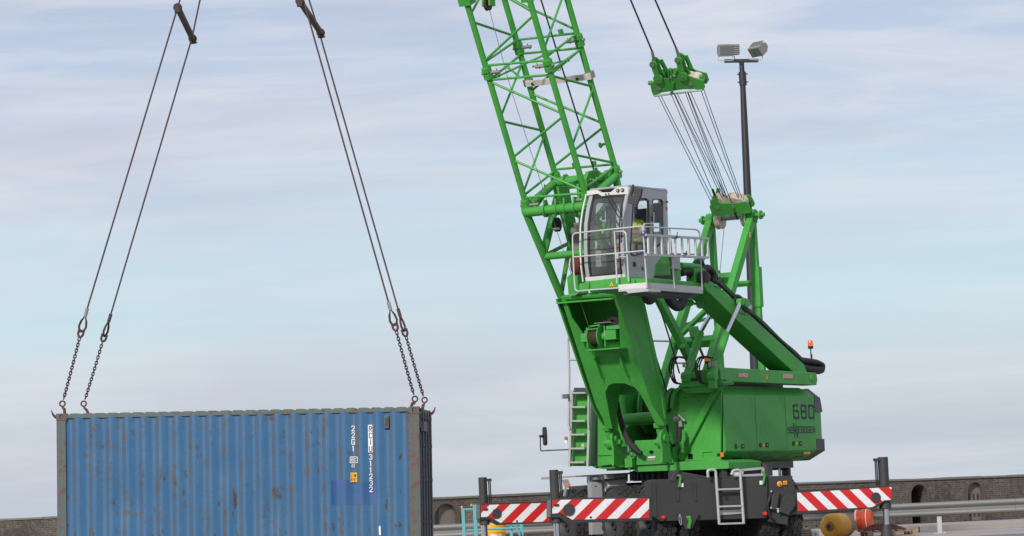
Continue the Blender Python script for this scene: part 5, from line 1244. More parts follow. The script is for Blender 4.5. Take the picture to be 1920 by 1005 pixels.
q = MB(); q.box(wc+L_*.22-UP*.27-F_*.05, L_*.4, F_*.22, UP*.015); q.box(wc+L_*.45+UP*.17-F_*.05, L_*.18, F_*.12, UP*.04); q.build('tray', GREEN, aw, bevel=.005)
for pts in ([(1155, 640), (1160, 632), (1155, 625), (1148, 630)], [(1128, 612), (1135, 605), (1148, 598), (1158, 602), (1162, 610)], [(1132, 610), (1146, 594), (1156, 600)], [(1140, 606), (1150, 592), (1160, 600)]):
    MB().tube([SB.Q(x, y, f=SB.loc(wc).x-.12) for x, y in pts], .028, 8).build('hydraulic_hose', BLACK, aw)
MB().box(SB.Q(1150, 609, f=SB.loc(wc).x-.25), L_*.2, F_*.1, UP*.1).build('pump_block', BLACK, aw, bevel=.02)
for x0, x1 in ((1097.5, 1097.5), (1133, 1134)): MB().cyl(SB.Q(x0, 620, f=SB.loc(wc).x+.08), SB.Q(x1, 631, f=SB.loc(wc).x+.08), .014, 8).build('pin', CHROME, aw)
MB().cyl(SB.Q(1114, 606.5, f=SB.loc(wc).x-.05), SB.Q(1146, 604, f=SB.loc(wc).x-.05), .013, 8).build('roller_bar', STEEL, aw)

# ---------------------------------------------------------------- gantry (A-frame)
gt = thing_part('gantry', S.P(-2, 0, 5)); ga_ = .52
H0 = S.loc(S.Q(1411, 404, l=ga_)); BR_ = S.loc(S.Q(1314, 690, l=ga_)); BK_ = S.loc(S.Q(1425, 695, l=ga_)); Fp = S.loc(S.Q(1313, 690, l=ga_))
def gbar(p, q_, w_, h_, l0=None, l1=None, nm='leg', mt=None):
    return MB().bar(S.P(*p), S.P(*q_), w_, h_, L_).build(nm, mt or GREEN, gt, bevel=.012)
hd_l = S.loc(S.Q(1333, 412, l=-ga_))
HU = (H0.z+hd_l.z)/2; HF = (H0.x+hd_l.x)/2
b4 = S.loc(S.Q(1234, 690, l=-ga_))
Pf = lambda l_: V((BR_.x, l_, uT)); Ph = lambda l_: V((HF, l_, HU)); Pb = lambda l_: V((HF-.12, l_, uT))
for l_ in (-ga_, ga_):
    gbar(Ph(l_), Pf(l_), .16, .20); gbar(Ph(l_), Pb(l_), .14, .12)
    q = MB(); c = S.P(HF-.06, l_, HU-1.6); q.bar(c+UP*.45, c-UP*.45, .20, .17, L_); q.build('sleeve', GREEN, gt, bevel=.01)
    q = MB(); q.cyl(S.P(HF, l_-.09, HU), S.P(HF, l_+.09, HU), .14, 20); q.box(S.P(HF+.03, l_, HU-.05), F_*.12, L_*.08, UP*.12); q.build('head', GREEN, gt, bevel=.01)
    sg = 1 if l_ > 0 else -1
    q = MB(); q.cyl(S.P(HF, l_+sg*.09, HU), S.P(HF, l_+sg*.30, HU), .045, 12); q.cyl(S.P(HF, l_+sg*.19, HU), S.P(HF, l_+sg*.23, HU), .10, 18); q.build('tie_pin', GREEN, gt)
MB().cyl(S.P(HF, -ga_-.05, HU), S.P(HF, ga_+.05, HU), .06, 16).build('head_axle', STEEL, gt)
for l_ in (-.30, .36):
    q = MB(); q.lathe(S.P(HF, l_, HU-.03), L_, [(-.06, .05), (-.06, .205), (-.045, .21), (-.015, .17), (.015, .17), (.045, .21), (.06, .205), (.06, .05)], 32); q.build('head_sheave', SHEAVE, gt)
def lerp3(a, b_, t): return a.lerp(b_, t)
def fleg(l_, t): return Ph(l_).lerp(Pf(l_), t)
def bleg(l_, t): return Ph(l_).lerp(Pb(l_), t)
for t, h_ in ((.36, .18), (.72, .20)):
    gbar(fleg(-ga_, t), fleg(ga_, t), .18, h_, nm='cross_beam')
gbar(fleg(-ga_, .70), fleg(ga_, .40), .10, .10, nm='diagonal'); gbar(fleg(-ga_, .36), fleg(ga_, .1), .06, .06, nm='diagonal') if 0 else None
gbar(bleg(-ga_, .38), bleg(ga_, .38), .10, .10, nm='cross_beam'); gbar(bleg(-ga_, .95), bleg(ga_, .95), .10, .10, nm='cross_beam')
gbar(V(bleg(-ga_, .55)), V(fleg(-ga_, .62)), .07, .07, nm='diagonal')
MB().bar(S.Q(1231, 552, l=.1), S.Q(1303, 692, l=.1), .15, .18, L_).build('backstop_strut', GREEN, gt, bevel=.012)
MB().bar(S.Q(1280, 648, l=.62), S.Q(1304, 700, l=.62), .12, .14, L_).build('backstop_socket', GREEN, gt, bevel=.012)
q = MB(); q.prism([S.Q(x, y, l=.0) for x, y in [(1290, 614), (1301, 612), (1307, 630), (1300, 640), (1294, 632)]], L_*.1); q.build('bracket_plate', GREEN, gt)
q = MB(); q.cyl(S.Q(1349, 524, l=.2), S.Q(1349, 524, l=.3), .06, 14); q.build('hook_eye', DARKER, gt)
MB().tube([S.Q(1358, 423, l=-.25), S.Q(1349, 520, l=-.1)], .006, 6).build('thin_rope', ROPE, gt)
q = MB(); cst = S.Q(1406, 440, l=ga_+.09); q.box(cst, F_*.03, L_*.004, UP*.06); q.build('caution_label', YEL, gt)
for x, y in ((1333, 555), (1389, 571), (1393, 447)):
    pass
# amber beacons
def beacon(x, y0, y1, l_, pole_y):
    base = S.Q(x, y1, l=l_); o = thing_part('beacon', base)
    h_ = (y1-y0)/87.
    q = MB(); q.lathe(base, UP, [(0, .055), (.02, .06), (h_*.3, .062)], 18); q.build('beacon_base', BLACK, o)
    q = MB(); q.lathe(base+UP*h_*.28, UP, [(0, .06), (h_*.5, .057), (h_*.68, .045), (h_*.72, .02)], 20); q.build('lens', AMBER, o)
    if pole_y: q = MB(); q.cyl(S.Q(x+2, pole_y, l=l_), base, .014, 10); q.cyl(S.Q(x+2, pole_y, l=l_), S.Q(x+1.5, y1+10, l=l_), .024, 10); q.build('beacon_stem', DARKER, o)
beacon(1520, 637, 654, 1.5, 700); beacon(1326, 670, 681, 1.0, 690)

# ---------------------------------------------------------------- cab arm
LB = 1.85
deck_u = s2(1440, 712, 1.95).z
q = MB(); q.prism([S.Q(x, y, l=1.97) for x, y in [(1345, 697), (1352, 691), (1360, 689), (1531, 699), (1533, 712), (1531, 722), (1360, 715), (1348, 712)]], L_*-.32); bb_ = q.build('base_beam', GREEN, crane, bevel=.012)
for x0, x1, y0, y1 in ((1384, 1402, 699.5, 707.5), (1468.5, 1486, 701, 709.5)):
    q = MB(); q.prism([S.Q(x, y, l=1.975) for x, y in [(x0, y0), (x1, y0+.6), (x1, y1), (x0, y1-.6)]], L_*.004); q.build('reflector', PINKR, bb_)
MB().box(S.Q(1438, 707.5, l=1.975), F_*.03, L_*.006, UP*.04).build('hazard_mark', AMBER, bb_)
q = MB(); q.prism([S.Q(x, y, l=1.99) for x, y in [(1352, 700), (1366, 698), (1362, 708), (1357, 709)]], L_*-.03); q.build('corner_plate', GREEN, bb_)
p_ = S.Q(1521, 709, l=1.96); MB().cyl(p_, p_+L_*.035, .07, 18).build('arm_pivot', GREEN, bb_)
q = MB(); q.prism([S.Q(x, y, f=s2(1345, 705, 1.97).x) for x, y in [(1276, 716), (1285, 702), (1310, 694), (1350, 690), (1352, 712), (1330, 718)]], -F_*.3); q.build('arm_base_bracket', GREEN, crane, bevel=.012)
q = MB(); q.box(S.Q(1301, 711.5, f=s2(1345, 705, 1.97).x+.01), F_*.01, L_*.07, UP*.03); q.build('slot', BLACK, crane)
q = MB(); q.prism([S.Q(x, y, f=s2(1345, 705, 1.97).x+.05) for x, y in [(1273, 727), (1275, 718), (1348, 713), (1356, 717), (1354, 721)]], -F_*.5); q.build('support_shelf', GREEN, crane, bevel=.008)
# upper parallel box beam
armp = [(1333, 527), (1345, 535), (1508.5, 684), (1514, 700), (1490, 699.5), (1382, 600), (1322, 541), (1324, 530)]
q = MB(); q.prism([S.Q(x, y, l=LB) for x, y in armp], L_*-.52); arm = q.build('cab_arm', GREEN, crane, bevel=.015)
for (x0, y0), (x1, y1) in (((1338, 537), (1346, 539)), ((1386, 586), (1397, 590))):
    MB().bar(S.Q(x0, y0, l=LB+.004), S.Q(x1, y1, l=LB+.004), .015, .008, UP).build('weld_bead', BLACK, arm)
q = MB(); c = S.Q(1326, 537, l=LB); q.cyl(c-L_*.55, c+L_*.03, .13, 20); q.build('arm_head', GREEN, arm)
# slanted hose tray and hoses along the arm
for dx, r_ in ((0, .045), (4, .035)):
    MB().tube([S.Q(x+dx, y, l=LB-.1) for x, y in [(1334, 524), (1352, 534), (1376, 558), (1400, 582), (1425, 603), (1460, 638), (1485, 659), (1500, 674)]], r_, 8).build('arm_hose', BLACK, arm)
MB().bar(S.Q(1345, 529, l=LB-.05), S.Q(1503, 676, l=LB-.05), .09, .03, L_).build('hose_tray', DARKER, arm)
for o_, r_ in ((0, .055), (3.5, .05), (6.5, .04)):
    MB().tube([S.Q(x, y+o_, l=LB-.1-o_*.02) for x, y in [(1500, 674), (1515, 676), (1532, 679), (1542, 684), (1543, 689), (1535, 692), (1515, 690), (1505, 688)]], r_, 10).build('arm_hose', BLACK, arm)
# lift cylinders
for (bx, by), (mx_, my_), (tx, ty), l_ in (((1287, 706), (1313, 624), (1333, 588), LB-.70), ((1336, 706), (1361, 625), (1388, 566), LB+.10)):
    o = thing_part('lift_cylinder', S.Q(mx_, my_, l=l_))
    a_, m_, t__ = S.Q(bx, by, l=l_), S.Q(mx_, my_, l=l_), S.Q(tx, ty, l=l_)
    MB().cyl(a_, m_, .084, 20).build('barrel', GREEN, o); MB().cyl(m_, t__, .048, 20).build('rod', CHROME, o)
    q = MB(); q.cyl(a_-L_*.09, a_+L_*.09, .10, 16); q.box(a_-UP*.11, F_*.06, L_*.08, UP*.14); q.build('clevis', GREEN, o, bevel=.01)
    q = MB(); q.cyl(t__-L_*.06, t__+L_*.06, .075, 16); q.build('rod_eye', GREEN, o)
    q = MB(); q.box(a_+UP*.24+F_*-.12, F_*.05, L_*.05, UP*.08); q.cyl(a_+UP*.2+F_*-.06-L_*.08, a_+UP*.3+F_*-.06-L_*.08, .03, 10); q.build('lock_valve', STEEL, o, bevel=.01)
    for k in range(3):
        MB().tube([a_+UP*.38-F_*.05, a_+UP*.42+L_*-.18-L_*.05*k, a_+UP*.2-L_*(.3+.05*k), a_-UP*.1-L_*(.25+.03*k), a_-UP*.15-L_*.05], .017, 6).build('valve_hose', BLACK, o)
q = MB(); c = S.Q(1393, 570, l=LB+.06); q.prism([S.Q(x, y, l=LB+.02) for x, y in [(1386, 562), (1390, 559), (1397, 562), (1400, 571), (1396, 577), (1390, 576), (1388, 570)]], L_*.10); q.build('rod_bracket', GREEN, arm, bevel=.01)
MB().box(S.Q(1404, 576, l=LB-.1), F_*.05, L_*.05, UP*.05).build('sensor', GALV, arm)
for pts in ([(1376, 556), (1384, 556), (1392, 562)], [(1396, 578), (1402, 586), (1408, 588)], [(1376, 560), (1384, 566), (1390, 576), (1397, 584)]):
    MB().tube([S.Q(x, y, l=LB-.02) for x, y in pts], .05, 8).build('arm_hose', BLACK, arm)
# second small horizontal cylinder under the platform
q = MB(); q.cyl(S.Q(1284, 566, l=1.3), S.Q(1296, 568, l=1.3), .07, 14); q.build('tilt_cylinder', GREEN, crane); MB().cyl(S.Q(1296, 568, l=1.3), S.Q(1313, 571, l=1.3), .03, 12).build('tilt_rod', CHROME, crane)
MB().cyl(S.Q(1313, 571, l=1.25), S.Q(1313, 571, l=1.45), .09, 14).build('tilt_eye', GREEN, crane)
# arm head to cab carrier
q = MB(); q.prism([S.Q(x, y, l=1.75) for x, y in [(1258, 531), (1328, 529), (1328, 546), (1314, 551), (1262, 543)]], L_*-.4); q.build('carrier', GREEN, crane, bevel=.015)
q = MB(); q.prism([S.Q(x, y, l=1.7) for x, y in [(1302, 503), (1318, 502), (1330, 512), (1328, 530), (1302, 530)]], L_*-.2); q.build('carrier', GREEN, crane, bevel=.015)
MB().cyl(S.Q(1276, 498, l=1.6), S.Q(1308, 500, l=1.6), .07, 12).build('carrier_tube', GREEN, crane)
MB().cyl(S.Q(1320, 520, l=1.85), S.Q(1320, 520, l=1.5), .14, 18).build('hose_drum', BLACK, crane)
for pts, r_ in (([(1276, 512), (1290, 510), (1300, 520), (1303, 540)], .08), ([(1300, 515), (1301, 498), (1309, 488), (1317, 492), (1322, 505)], .035), ([(1296, 528), (1296, 505), (1306, 490), (1314, 500)], .045), ([(1312, 508), (1326, 503), (1336, 512), (1336, 530)], .085), ([(1320, 502), (1332, 504), (1340, 516), (1344, 530)], .06),
                ([(1206, 543), (1208, 556), (1216, 565), (1225, 560), (1230, 545)], .075), ([(1200, 540), (1206, 552), (1214, 560), (1224, 554), (1232, 542)], .06), ([(1248, 548), (1256, 566), (1268, 576), (1279, 572), (1284, 550)], .085), ([(1242, 545), (1254, 558), (1266, 570), (1277, 566), (1280, 548)], .075), ([(1254, 545), (1262, 562), (1272, 571), (1281, 562), (1281, 545)], .07)):
    MB().tube([S.Q(x, y, l=1.6) for x, y in pts], r_, 10).build('looped_hose', BLACK, crane)

# ---------------------------------------------------------------- platform
PF, PL = s2(1212, 535, 2.7).x, 2.7
PRr = s2(1318, 540, 2.7).x; pu0, pu1 = s2(1213, 541, 2.7).z, s2(1213, 529.5, 2.7).z
plat = thing_part('cab_platform', S.P(PF-1, 2, pu0))
f_l = S.loc(S.Q(1159, 535, f=PF)).y
q = MB(); sb(q, PF, PRr, f_l, PL, pu0-.02, pu0+.02); q.build('deck', GALV, plat, bevel=.004)
q = MB(); sb(q, PF-.05, PRr+.05, f_l+.08, PL-.15, pu0-.10, pu0-.022); q.build('deck_underframe', DARKER, plat, bevel=.01)
q = MB(); sb(q, PF, PF-.008, f_l, PL, pu0+.02, pu1); q.build('toe_board', CABWHITE, plat)
q = MB(); sb(q, PF-.01, PRr, PL-.008, PL, pu0+.02, pu1); q.build('toe_board', GALV, plat)
q = MB(); q.prism([S.Q(x, y, f=PF+.03) for x, y in [(1172, 545), (1215, 542), (1216, 546), (1178, 550)]], -F_*.5); q.build('under_step', GALV, plat)
q = MB(); q.prism([S.Q(x, y, f=PF-.15) for x, y in [(1096, 528), (1178, 518), (1190, 525), (1190, 540), (1100, 545)]], -F_*1.9); q.build('cab_carrier', GREEN, plat, bevel=.015)
q = MB(); q.prism([S.Q(x, y, f=PF-.1) for x, y in [(1086, 532), (1104, 529), (1104, 544), (1086, 545)]], -F_*.1); q.build('carrier_plate', GREEN, plat)
q = MB(); sb(q, PF-.2, PRr+.2, 1.3, 2.6, pu0+.03, pu1+.1); q.build('cab_carrier', GREEN, plat, bevel=.01)
q = MB(); c = S.Q(1147, 533, f=PF-.14); q.prism([c+UP*.05, c-L_*.05-UP*.04, c+L_*.05-UP*.04], F_*.006); q.build('warning_triangle', YEL, plat)
q = MB(); q.box(c-UP*.012+F_*.008, F_*.002, L_*.005, UP*.02); q.box(c-UP*.09+F_*.004, F_*.003, L_*.04, UP*.02); q.build('triangle_mark', LETTER, plat)
RAILG = paint('bright_rail', (.52, .52, .50), .45, .2, dirt=.4)
def rail(pts, f=None, l=None, r_=.016, nm='hand_rail', mt=None):
    mt = RAILG if mt else GALV
    MB().tube([S.Q(x, y, f=f) if f is not None else S.Q(x, y, l=l) for x, y in pts], r_, 10).build(nm, mt or GALV, plat)
rail([(1162, 540), (1110, 543.5), (1086, 546), (1081, 545), (1078.5, 541), (1076, 510), (1073.5, 447), (1075, 440), (1080, 437), (1150, 429.5), (1205, 424)], f=PF, mt=CABWHITE)
rail([(1075, 482), (1150, 475.5), (1208, 470)], f=PF, mt=CABWHITE)
rail([(1152, 433), (1157, 531)], f=PF, mt=CABWHITE); rail([(1154.6, 434), (1168, 433.5), (1173, 437), (1174, 443), (1178.5, 527)], f=PF-.05, mt=CABWHITE)
rail([(1156, 481), (1174, 482)], f=PF-.05)
rail([(1205, 423), (1209, 480), (1213, 540)], f=PF, mt=CABWHITE)
rail([(1206, 425), (1250, 427.5), (1302, 430), (1309, 432.5), (1312, 440), (1314, 485), (1316.5, 543)], l=PL)
rail([(1256, 429), (1260, 480), (1264.5, 541)], l=PL, mt=CABWHITE); rail([(1210, 474), (1260, 476), (1314.5, 477)], l=PL)
for x, y in ((1206.5, 428), (1158, 480)): q = MB(); q.box(S.Q(x, y, f=PF), F_*.03, L_*.03, UP*.055); q.build('rail_clamp', GALV, plat, bevel=.005)
# stowed ladder on the side rail
st = thing_part('stowed_ladder', S.Q(1268, 463, l=PL+.06))
for a_, c_ in (((1209.6, 440.5), (1327.8, 447.5)), ((1209.6, 477.5), (1327.8, 483))):
    MB().bar(S.Q(*a_, l=PL+.06), S.Q(*c_, l=PL+.06), .045, .06, UP).build('stile', GALV, st)
for xz in (1215.5, 1228.2, 1240.6, 1253.3, 1265.7, 1278.8, 1291.2, 1303.9, 1315.8, 1327):
    MB().bar(S.Q(xz-.3, 441+(xz-1209)*.055, l=PL+.07), S.Q(xz+1, 478.5+(xz-1209)*.042, l=PL+.07), .055, .03, F_).build('rung', CABWHITE, st)
for x, y in ((1208.5, 440), (1209, 477.5)): MB().box(S.Q(x, y, l=PL+.03), F_*.04, L_*.03, UP*.025).build('blue_strap', paint('strap_blue', (.02, .05, .3), .6), st)
for pts in ([(1260, 447), (1265, 446), (1269, 443), (1270, 435)], [(1268, 448), (1271, 444)], [(1283, 480), (1286, 478), (1287, 470)], [(1282, 475), (1288, 474)]):
    MB().tube([S.Q(x, y, l=PL+.1) for x, y in pts], .009, 6).build('wire_tie', BLACK, st)

# ---------------------------------------------------------------- cab
cab = thing_part('operator_cab', S.Q(1215, 520, l=1.6)); CRr, CLl = 2.1, 1.21
sideo = [(1181, 350), (1173, 385), (1169, 414), (1168.5, 455), (1170, 490), (1174, 521), (1258, 523), (1256, 480), (1253, 430), (1251, 359)]
w1 = [(1186.5, 377), (1193, 371), (1212, 372), (1216.5, 376), (1218, 462), (1215.5, 472), (1190, 480), (1184, 479), (1181, 473)]
w2 = [(1223, 376), (1226, 373), (1240, 373.5), (1243, 378), (1243.5, 455), (1231, 464), (1225, 460)]
sl_ = [S.loc(S.Q(x, y, l=CRr)) for x, y in sideo]
def cside(pts, l_): return [S.P(S.loc(S.Q(x, y, l=CRr)).x, l_, S.loc(S.Q(x, y, l=CRr)).z) for x, y in pts]
for l_, v in ((CRr, -.05), (CLl, .05)):
    q = MB(); q.prism(cside(sideo, l_), L_*v, [cside(w1, l_), cside(w2, l_)]); q.build('side_wall', CABGREY, cab, bevel=.008)
    for w_ in (w1, w2):
        cen = (sum(p[0] for p in w_)/len(w_), sum(p[1] for p in w_)/len(w_))
        inn = [(cen[0]+(p[0]-cen[0])*.90, cen[1]+(p[1]-cen[1])*.965) for p in w_]
        q = MB(); q.prism(cside(w_, l_+(.006 if v < 0 else -.006)), L_*(v*.5), [cside(inn, l_+(.006 if v < 0 else -.006))]); q.build('window_seal', BLACK, cab)
        q = MB(); q.prism(cside(w_, l_-.012 if v < 0 else l_+.012), L_*.004*(-1 if v < 0 else 1)); q.build('side_window', GLASS, cab)
# front: curved sheet between the side walls
frl_ = sl_[:6]
def fs(t, l_, off=0): # t from 0 top to 1 bottom along the front edge
    n = len(frl_)-1; k = min(n-1, int(t*n)); p = frl_[k].lerp(frl_[k+1], t*n-k); return S.P(p.x+off, l_, p.z)
Ns = 10
def strip(t0, t1, l0, l1, off, th, mat, name, parent=cab):
    q = MB(); vs = []
    for i in range(Ns+1):
        t = t0+(t1-t0)*i/Ns; vs += [fs(t, l0, off), fs(t, l1, off), fs(t, l1, off-th), fs(t, l0, off-th)]
    f = []
    for i in range(Ns):
        a = 4*i; b_ = 4*i+4
        for k in range(4): f.append((a+k, a+(k+1) % 4, b_+(k+1) % 4, b_+k))
    f += [(0, 1, 2, 3), (4*Ns, 4*Ns+3, 4*Ns+2, 4*Ns+1)]
    q.add(vs, f); return q.build(name, mat, parent)
strip(.05, .945, CLl+.10, CRr-.09, -.01, .006, GLASSD, 'windscreen')
strip(.0, 1.0, CLl-.01, CLl+.07, .012, .06, CABGREY, 'pillar'); strip(.0, 1.0, CRr-.06, CRr+.012, .012, .07, CABGREY, 'pillar')
strip(.05, .95, CLl+.07, CLl+.115, .008, .03, BLACK, 'windscreen_seal'); strip(.05, .95, CRr-.10, CRr-.06, .008, .03, BLACK, 'windscreen_seal')
strip(.04, .09, CLl+.07, CRr-.06, .008, .03, BLACK, 'windscreen_seal'); strip(.935, .955, CLl+.07, CRr-.06, .008, .03, BLACK, 'windscreen_seal')
strip(.645, .652, CLl+.1, CRr-.08, .006, .02, BLACK, 'windscreen_bar')
strip(.952, 1.0, CLl-.02, CRr, .03, .10, CABWHITE, 'front_sill')
strip(.03, 1.0, CLl-.13, CLl-.10, -.02, .03, CABWHITE, 'grab_rail')
# header with lamps
hq = lambda x, y: S.Q(x, y, f=frl_[0].x+.10)
q = MB(); q.prism([hq(*p) for p in [(1100, 367), (1099.5, 358), (1118, 356), (1126, 361), (1145, 360), (1155, 351.5), (1174, 349.5), (1178, 354), (1178, 364), (1146, 366), (1128, 368), (1120, 363.5)]], -F_*.14); hdx = q.build('front_header', CABWHITE, cab, bevel=.012)
for x, y in ((1159, 357.2), (1167.5, 356.3)):
    q = MB(); q.lathe(hq(x, y)+F_*.0, F_, [(0, .036), (.02, .038), (.022, .03)], 20); q.build('headlight', BLACK, cab)
    q = MB(); q.lathe(hq(x, y)+F_*.02, F_, [(0, .022), (.012, .02)], 16); q.build('headlight_lens', CHROME, cab)
q = MB(); fz = frl_[0]; rzz = sl_[-1]
q.prism([S.P(fz.x+.02, CLl-.02, fz.z), S.P(fz.x+.02, CRr, fz.z), S.P(rzz.x-.02, CRr, rzz.z), S.P(rzz.x-.02, CLl-.02, rzz.z)], UP*.04); q.build('roof', CABGREY, cab, bevel=.015)
q = MB(); sb(q, frl_[-1].x-.02, sl_[6].x, CLl+.06, CRr-.06, sl_[6].z, sl_[6].z+.04); q.build('floor', BOOTH, cab)
q = MB(); q.prism([S.P(rzz.x, CLl+.05, rzz.z), S.P(rzz.x, CRr-.05, rzz.z), S.P(sl_[6].x, CRr-.05, sl_[6].z), S.P(sl_[6].x, CLl+.05, sl_[6].z)], F_*.04,
    [[S.P(rzz.x+(sl_[6].x-rzz.x)*t, l_, rzz.z+(sl_[6].z-rzz.z)*t) for t, l_ in ((.08, CLl+.2), (.08, CRr-.2), (.45, CRr-.2), (.45, CLl+.2))]]); q.build('rear_wall', CABGREY, cab)
MB().tube([S.Q(x, y, l=CRr-.05) for x, y in [(1200, 356), (1202, 352.5), (1245, 354.5), (1249.5, 357), (1250.5, 363)]], .016, 8).build('roof_rail', CABGREY, cab)
# wipers
for (a_, c_, e_) in (((1135, 363), (1158, 404), (1163, 411)), ((1140.5, 362.5), (1163, 400), (1164.5, 408))):
    f_ = frl_[2].x+.03
    MB().tube([S.Q(*a_, f=frl_[0].x+.12), S.Q(*c_, f=f_), S.Q(*e_, f=f_)], .012, 6).build('wiper_arm', BLACK, cab)
MB().tube([S.Q(x, y, f=frl_[3].x+.02) for x, y in [(1167, 382), (1166, 410), (1164.5, 455)]], .012, 6).build('wiper_blade', BLACK, cab)
q = MB()
for x, y in ((1161.5, 409.5), (1166.5, 409), (1166, 449), (1105, 441.5), (1101.5, 455), (1102, 465), (1106, 515), (1166.5, 459)): p = S.Q(x, y, f=frl_[3].x+.03); q = MB(); q.cyl(p, p+F_*.01, .008, 8); q.build('screw_head', CHROME, cab)
# mirrors
mq = lambda x, y: S.Q(x, y, f=frl_[1].x+.22)
q = MB(); q.prism([mq(*p) for p in [(1184, 349), (1203.5, 353.5), (1201, 366), (1193.5, 385), (1176, 380.5), (1178, 368)]], -F_*.07); mo = q.build('mirror', DARKER, cab, bevel=.015)
MB().tube([mq(1187, 346), mq(1187, 356), mq(1184, 366)], .018, 8).build('mirror_arm', BLACK, cab)
for x, y in ((1184, 364), (1188.5, 365.5)): MB().cyl(mq(x, y), mq(x, y)+F_*.012, .010, 8).build('mirror_bolt', CHROME, mo)
q = MB(); q.prism([S.Q(x, y, l=CRr+.15) for x, y in [(1220, 386), (1224, 381), (1234, 381), (1238, 386), (1239, 412), (1235, 418), (1224, 418), (1220, 412)]], L_*.05); q.build('mirror', DARKER, cab, bevel=.012)
MB().tube([S.Q(x, y, l=CRr+.3) for x, y in [(1207.5, 424), (1208, 419.5), (1224, 419), (1226, 414), (1226, 398)]], .011, 8).build('mirror_arm', CABWHITE, cab)
MB().cyl(S.Q(1226, 399, l=CRr+.28), S.Q(1226, 395, l=CRr+.28), .025, 8).build('mirror_joint', BLACK, cab)
# side details
lc_ = CRr+.006
q = MB(); q.prism([S.Q(x, y, l=lc_) for x, y in [(1227, 516), (1227, 498), (1237, 485), (1251, 467), (1254.5, 470), (1257.5, 516)]], L_*-.01); q.build('green_panel', GREEN, cab)
for k in range(9):
    y = 494+k*2.4; MB().bar(S.Q(1230, y, l=lc_+.004), S.Q(1255, y+.6, l=lc_+.004), .008, .006, UP).build('louver_slot', DKGRN, cab)
q = MB(); q.prism([S.Q(x, y, l=lc_) for x, y in [(1226, 516.5), (1258, 516.5), (1262, 519), (1262, 522), (1226, 521)]], L_*.03); q.build('lower_trim', BLACK, cab)
p_ = S.Q(1189, 495.5, l=lc_-.003); MB().cyl(p_, p_+L_*.015, .052, 22).build('speaker_cover', BLACK, cab)
q = MB(); c = S.Q(1205, 503, l=lc_)
for k in range(6): a = k*PI/3; q.bar(c, c+F_*.055*math.cos(a)+UP*.045*math.sin(a), .016, .004, UP if abs(math.cos(a)) > .5 else F_)
q.build('emblem', DARKER, cab)
q = MB(); glyph(q, '6', lambda a, c_, d_: S.Q(1251.5, 394.5, l=lc_)-F_*a+UP*c_+L_*d_, .035, .07, .014)if 0 else None
for i, pts in enumerate(([(0, 0), (0, 1), (1, 1), (1, .5), (0, .5)], [(0, 1), (0, .3), (.5, 0), (1, .3), (1, 1)])):
    base_ = S.Q(1248.8+i*1.6, 394.5, l=lc_)
    for p_, q_ in zip(pts, pts[1:]):
        MBx = q; q.bar(base_-F_*p_[0]*.03+UP*p_[1]*.07, base_-F_*q_[0]*.03+UP*q_[1]*.07+V((1e-5, 0, 1e-5)), .012, .004, F_)
q.build('red_marks', RED, cab)
MB().cyl(S.Q(1251.5, 378.5, l=lc_-.02), S.Q(1251.5, 378.5, l=lc_+.05), .02, 10).build('door_stop', BLACK, cab)
q = MB(); q.prism([S.Q(x, y, l=CRr-.05) for x, y in [(1258, 475), (1275, 476), (1276.5, 505), (1259, 504)]], L_*-.5); q.build('air_conditioner', CABGREY, cab, bevel=.012)
q = MB(); q.prism([S.Q(x, y, l=CRr-.1) for x, y in [(1259, 504), (1276, 505), (1277, 526), (1262, 526)]], L_*-.4); q.build('green_bracket', GREEN, cab)
q = MB(); q.box(S.Q(1257, 490, l=CRr+.01), F_*.02, L_*.02, UP*.10); q.build('rear_lamp', HOOKM, cab)
# seat, console, screens
mid_l = 1.58; cf0 = frl_[-1].x; cz_ = sl_[6].z+.04
q = MB(); sb(q, cf0-1.0, cf0-1.48, mid_l-.24, mid_l+.26, cz_+.40, cz_+.48); sb(q, cf0-1.05, cf0-1.4, mid_l-.15, mid_l+.15, cz_, cz_+.40); q.build('seat', SEAT, cab, bevel=.03)
q = MB(); q.prism([S.P(cf0-1.44, mid_l-.20, cz_+.48), S.P(cf0-1.56, mid_l-.18, cz_+1.15), S.P(cf0-1.58, mid_l-.10, cz_+1.42), S.P(cf0-1.58, mid_l+.20, cz_+1.42), S.P(cf0-1.56, mid_l+.26, cz_+1.15), S.P(cf0-1.44, mid_l+.28, cz_+.48)], -F_*.10); q.build('seat_back', SEAT, cab, bevel=.03)
q = MB(); q.box(S.Q(1125, 486, f=cf0-.35), F_*.12, L_*.09, UP*.17); q.build('white_console', CABWHITE, cab, bevel=.02)
q = MB(); q.box(S.Q(1141, 398, f=cf0-.25), F_*.02, L_*.06, UP*.14); q.build('monitor', BLACK, cab, bevel=.008)
q = MB(); q.box(S.Q(1131, 404, f=cf0-.3), F_*.02, L_*.03, UP*.09); q.build('monitor', BLACK, cab, bevel=.008)
q = MB(); sb(q, cf0-.5, cf0-1.2, mid_l-.40, mid_l-.28, cz_+.55, cz_+.68); sb(q, cf0-.5, cf0-1.0, mid_l+.30, mid_l+.40, cz_+.38, cz_+.48); q.build('armrest_console', BOOTH, cab, bevel=.02)

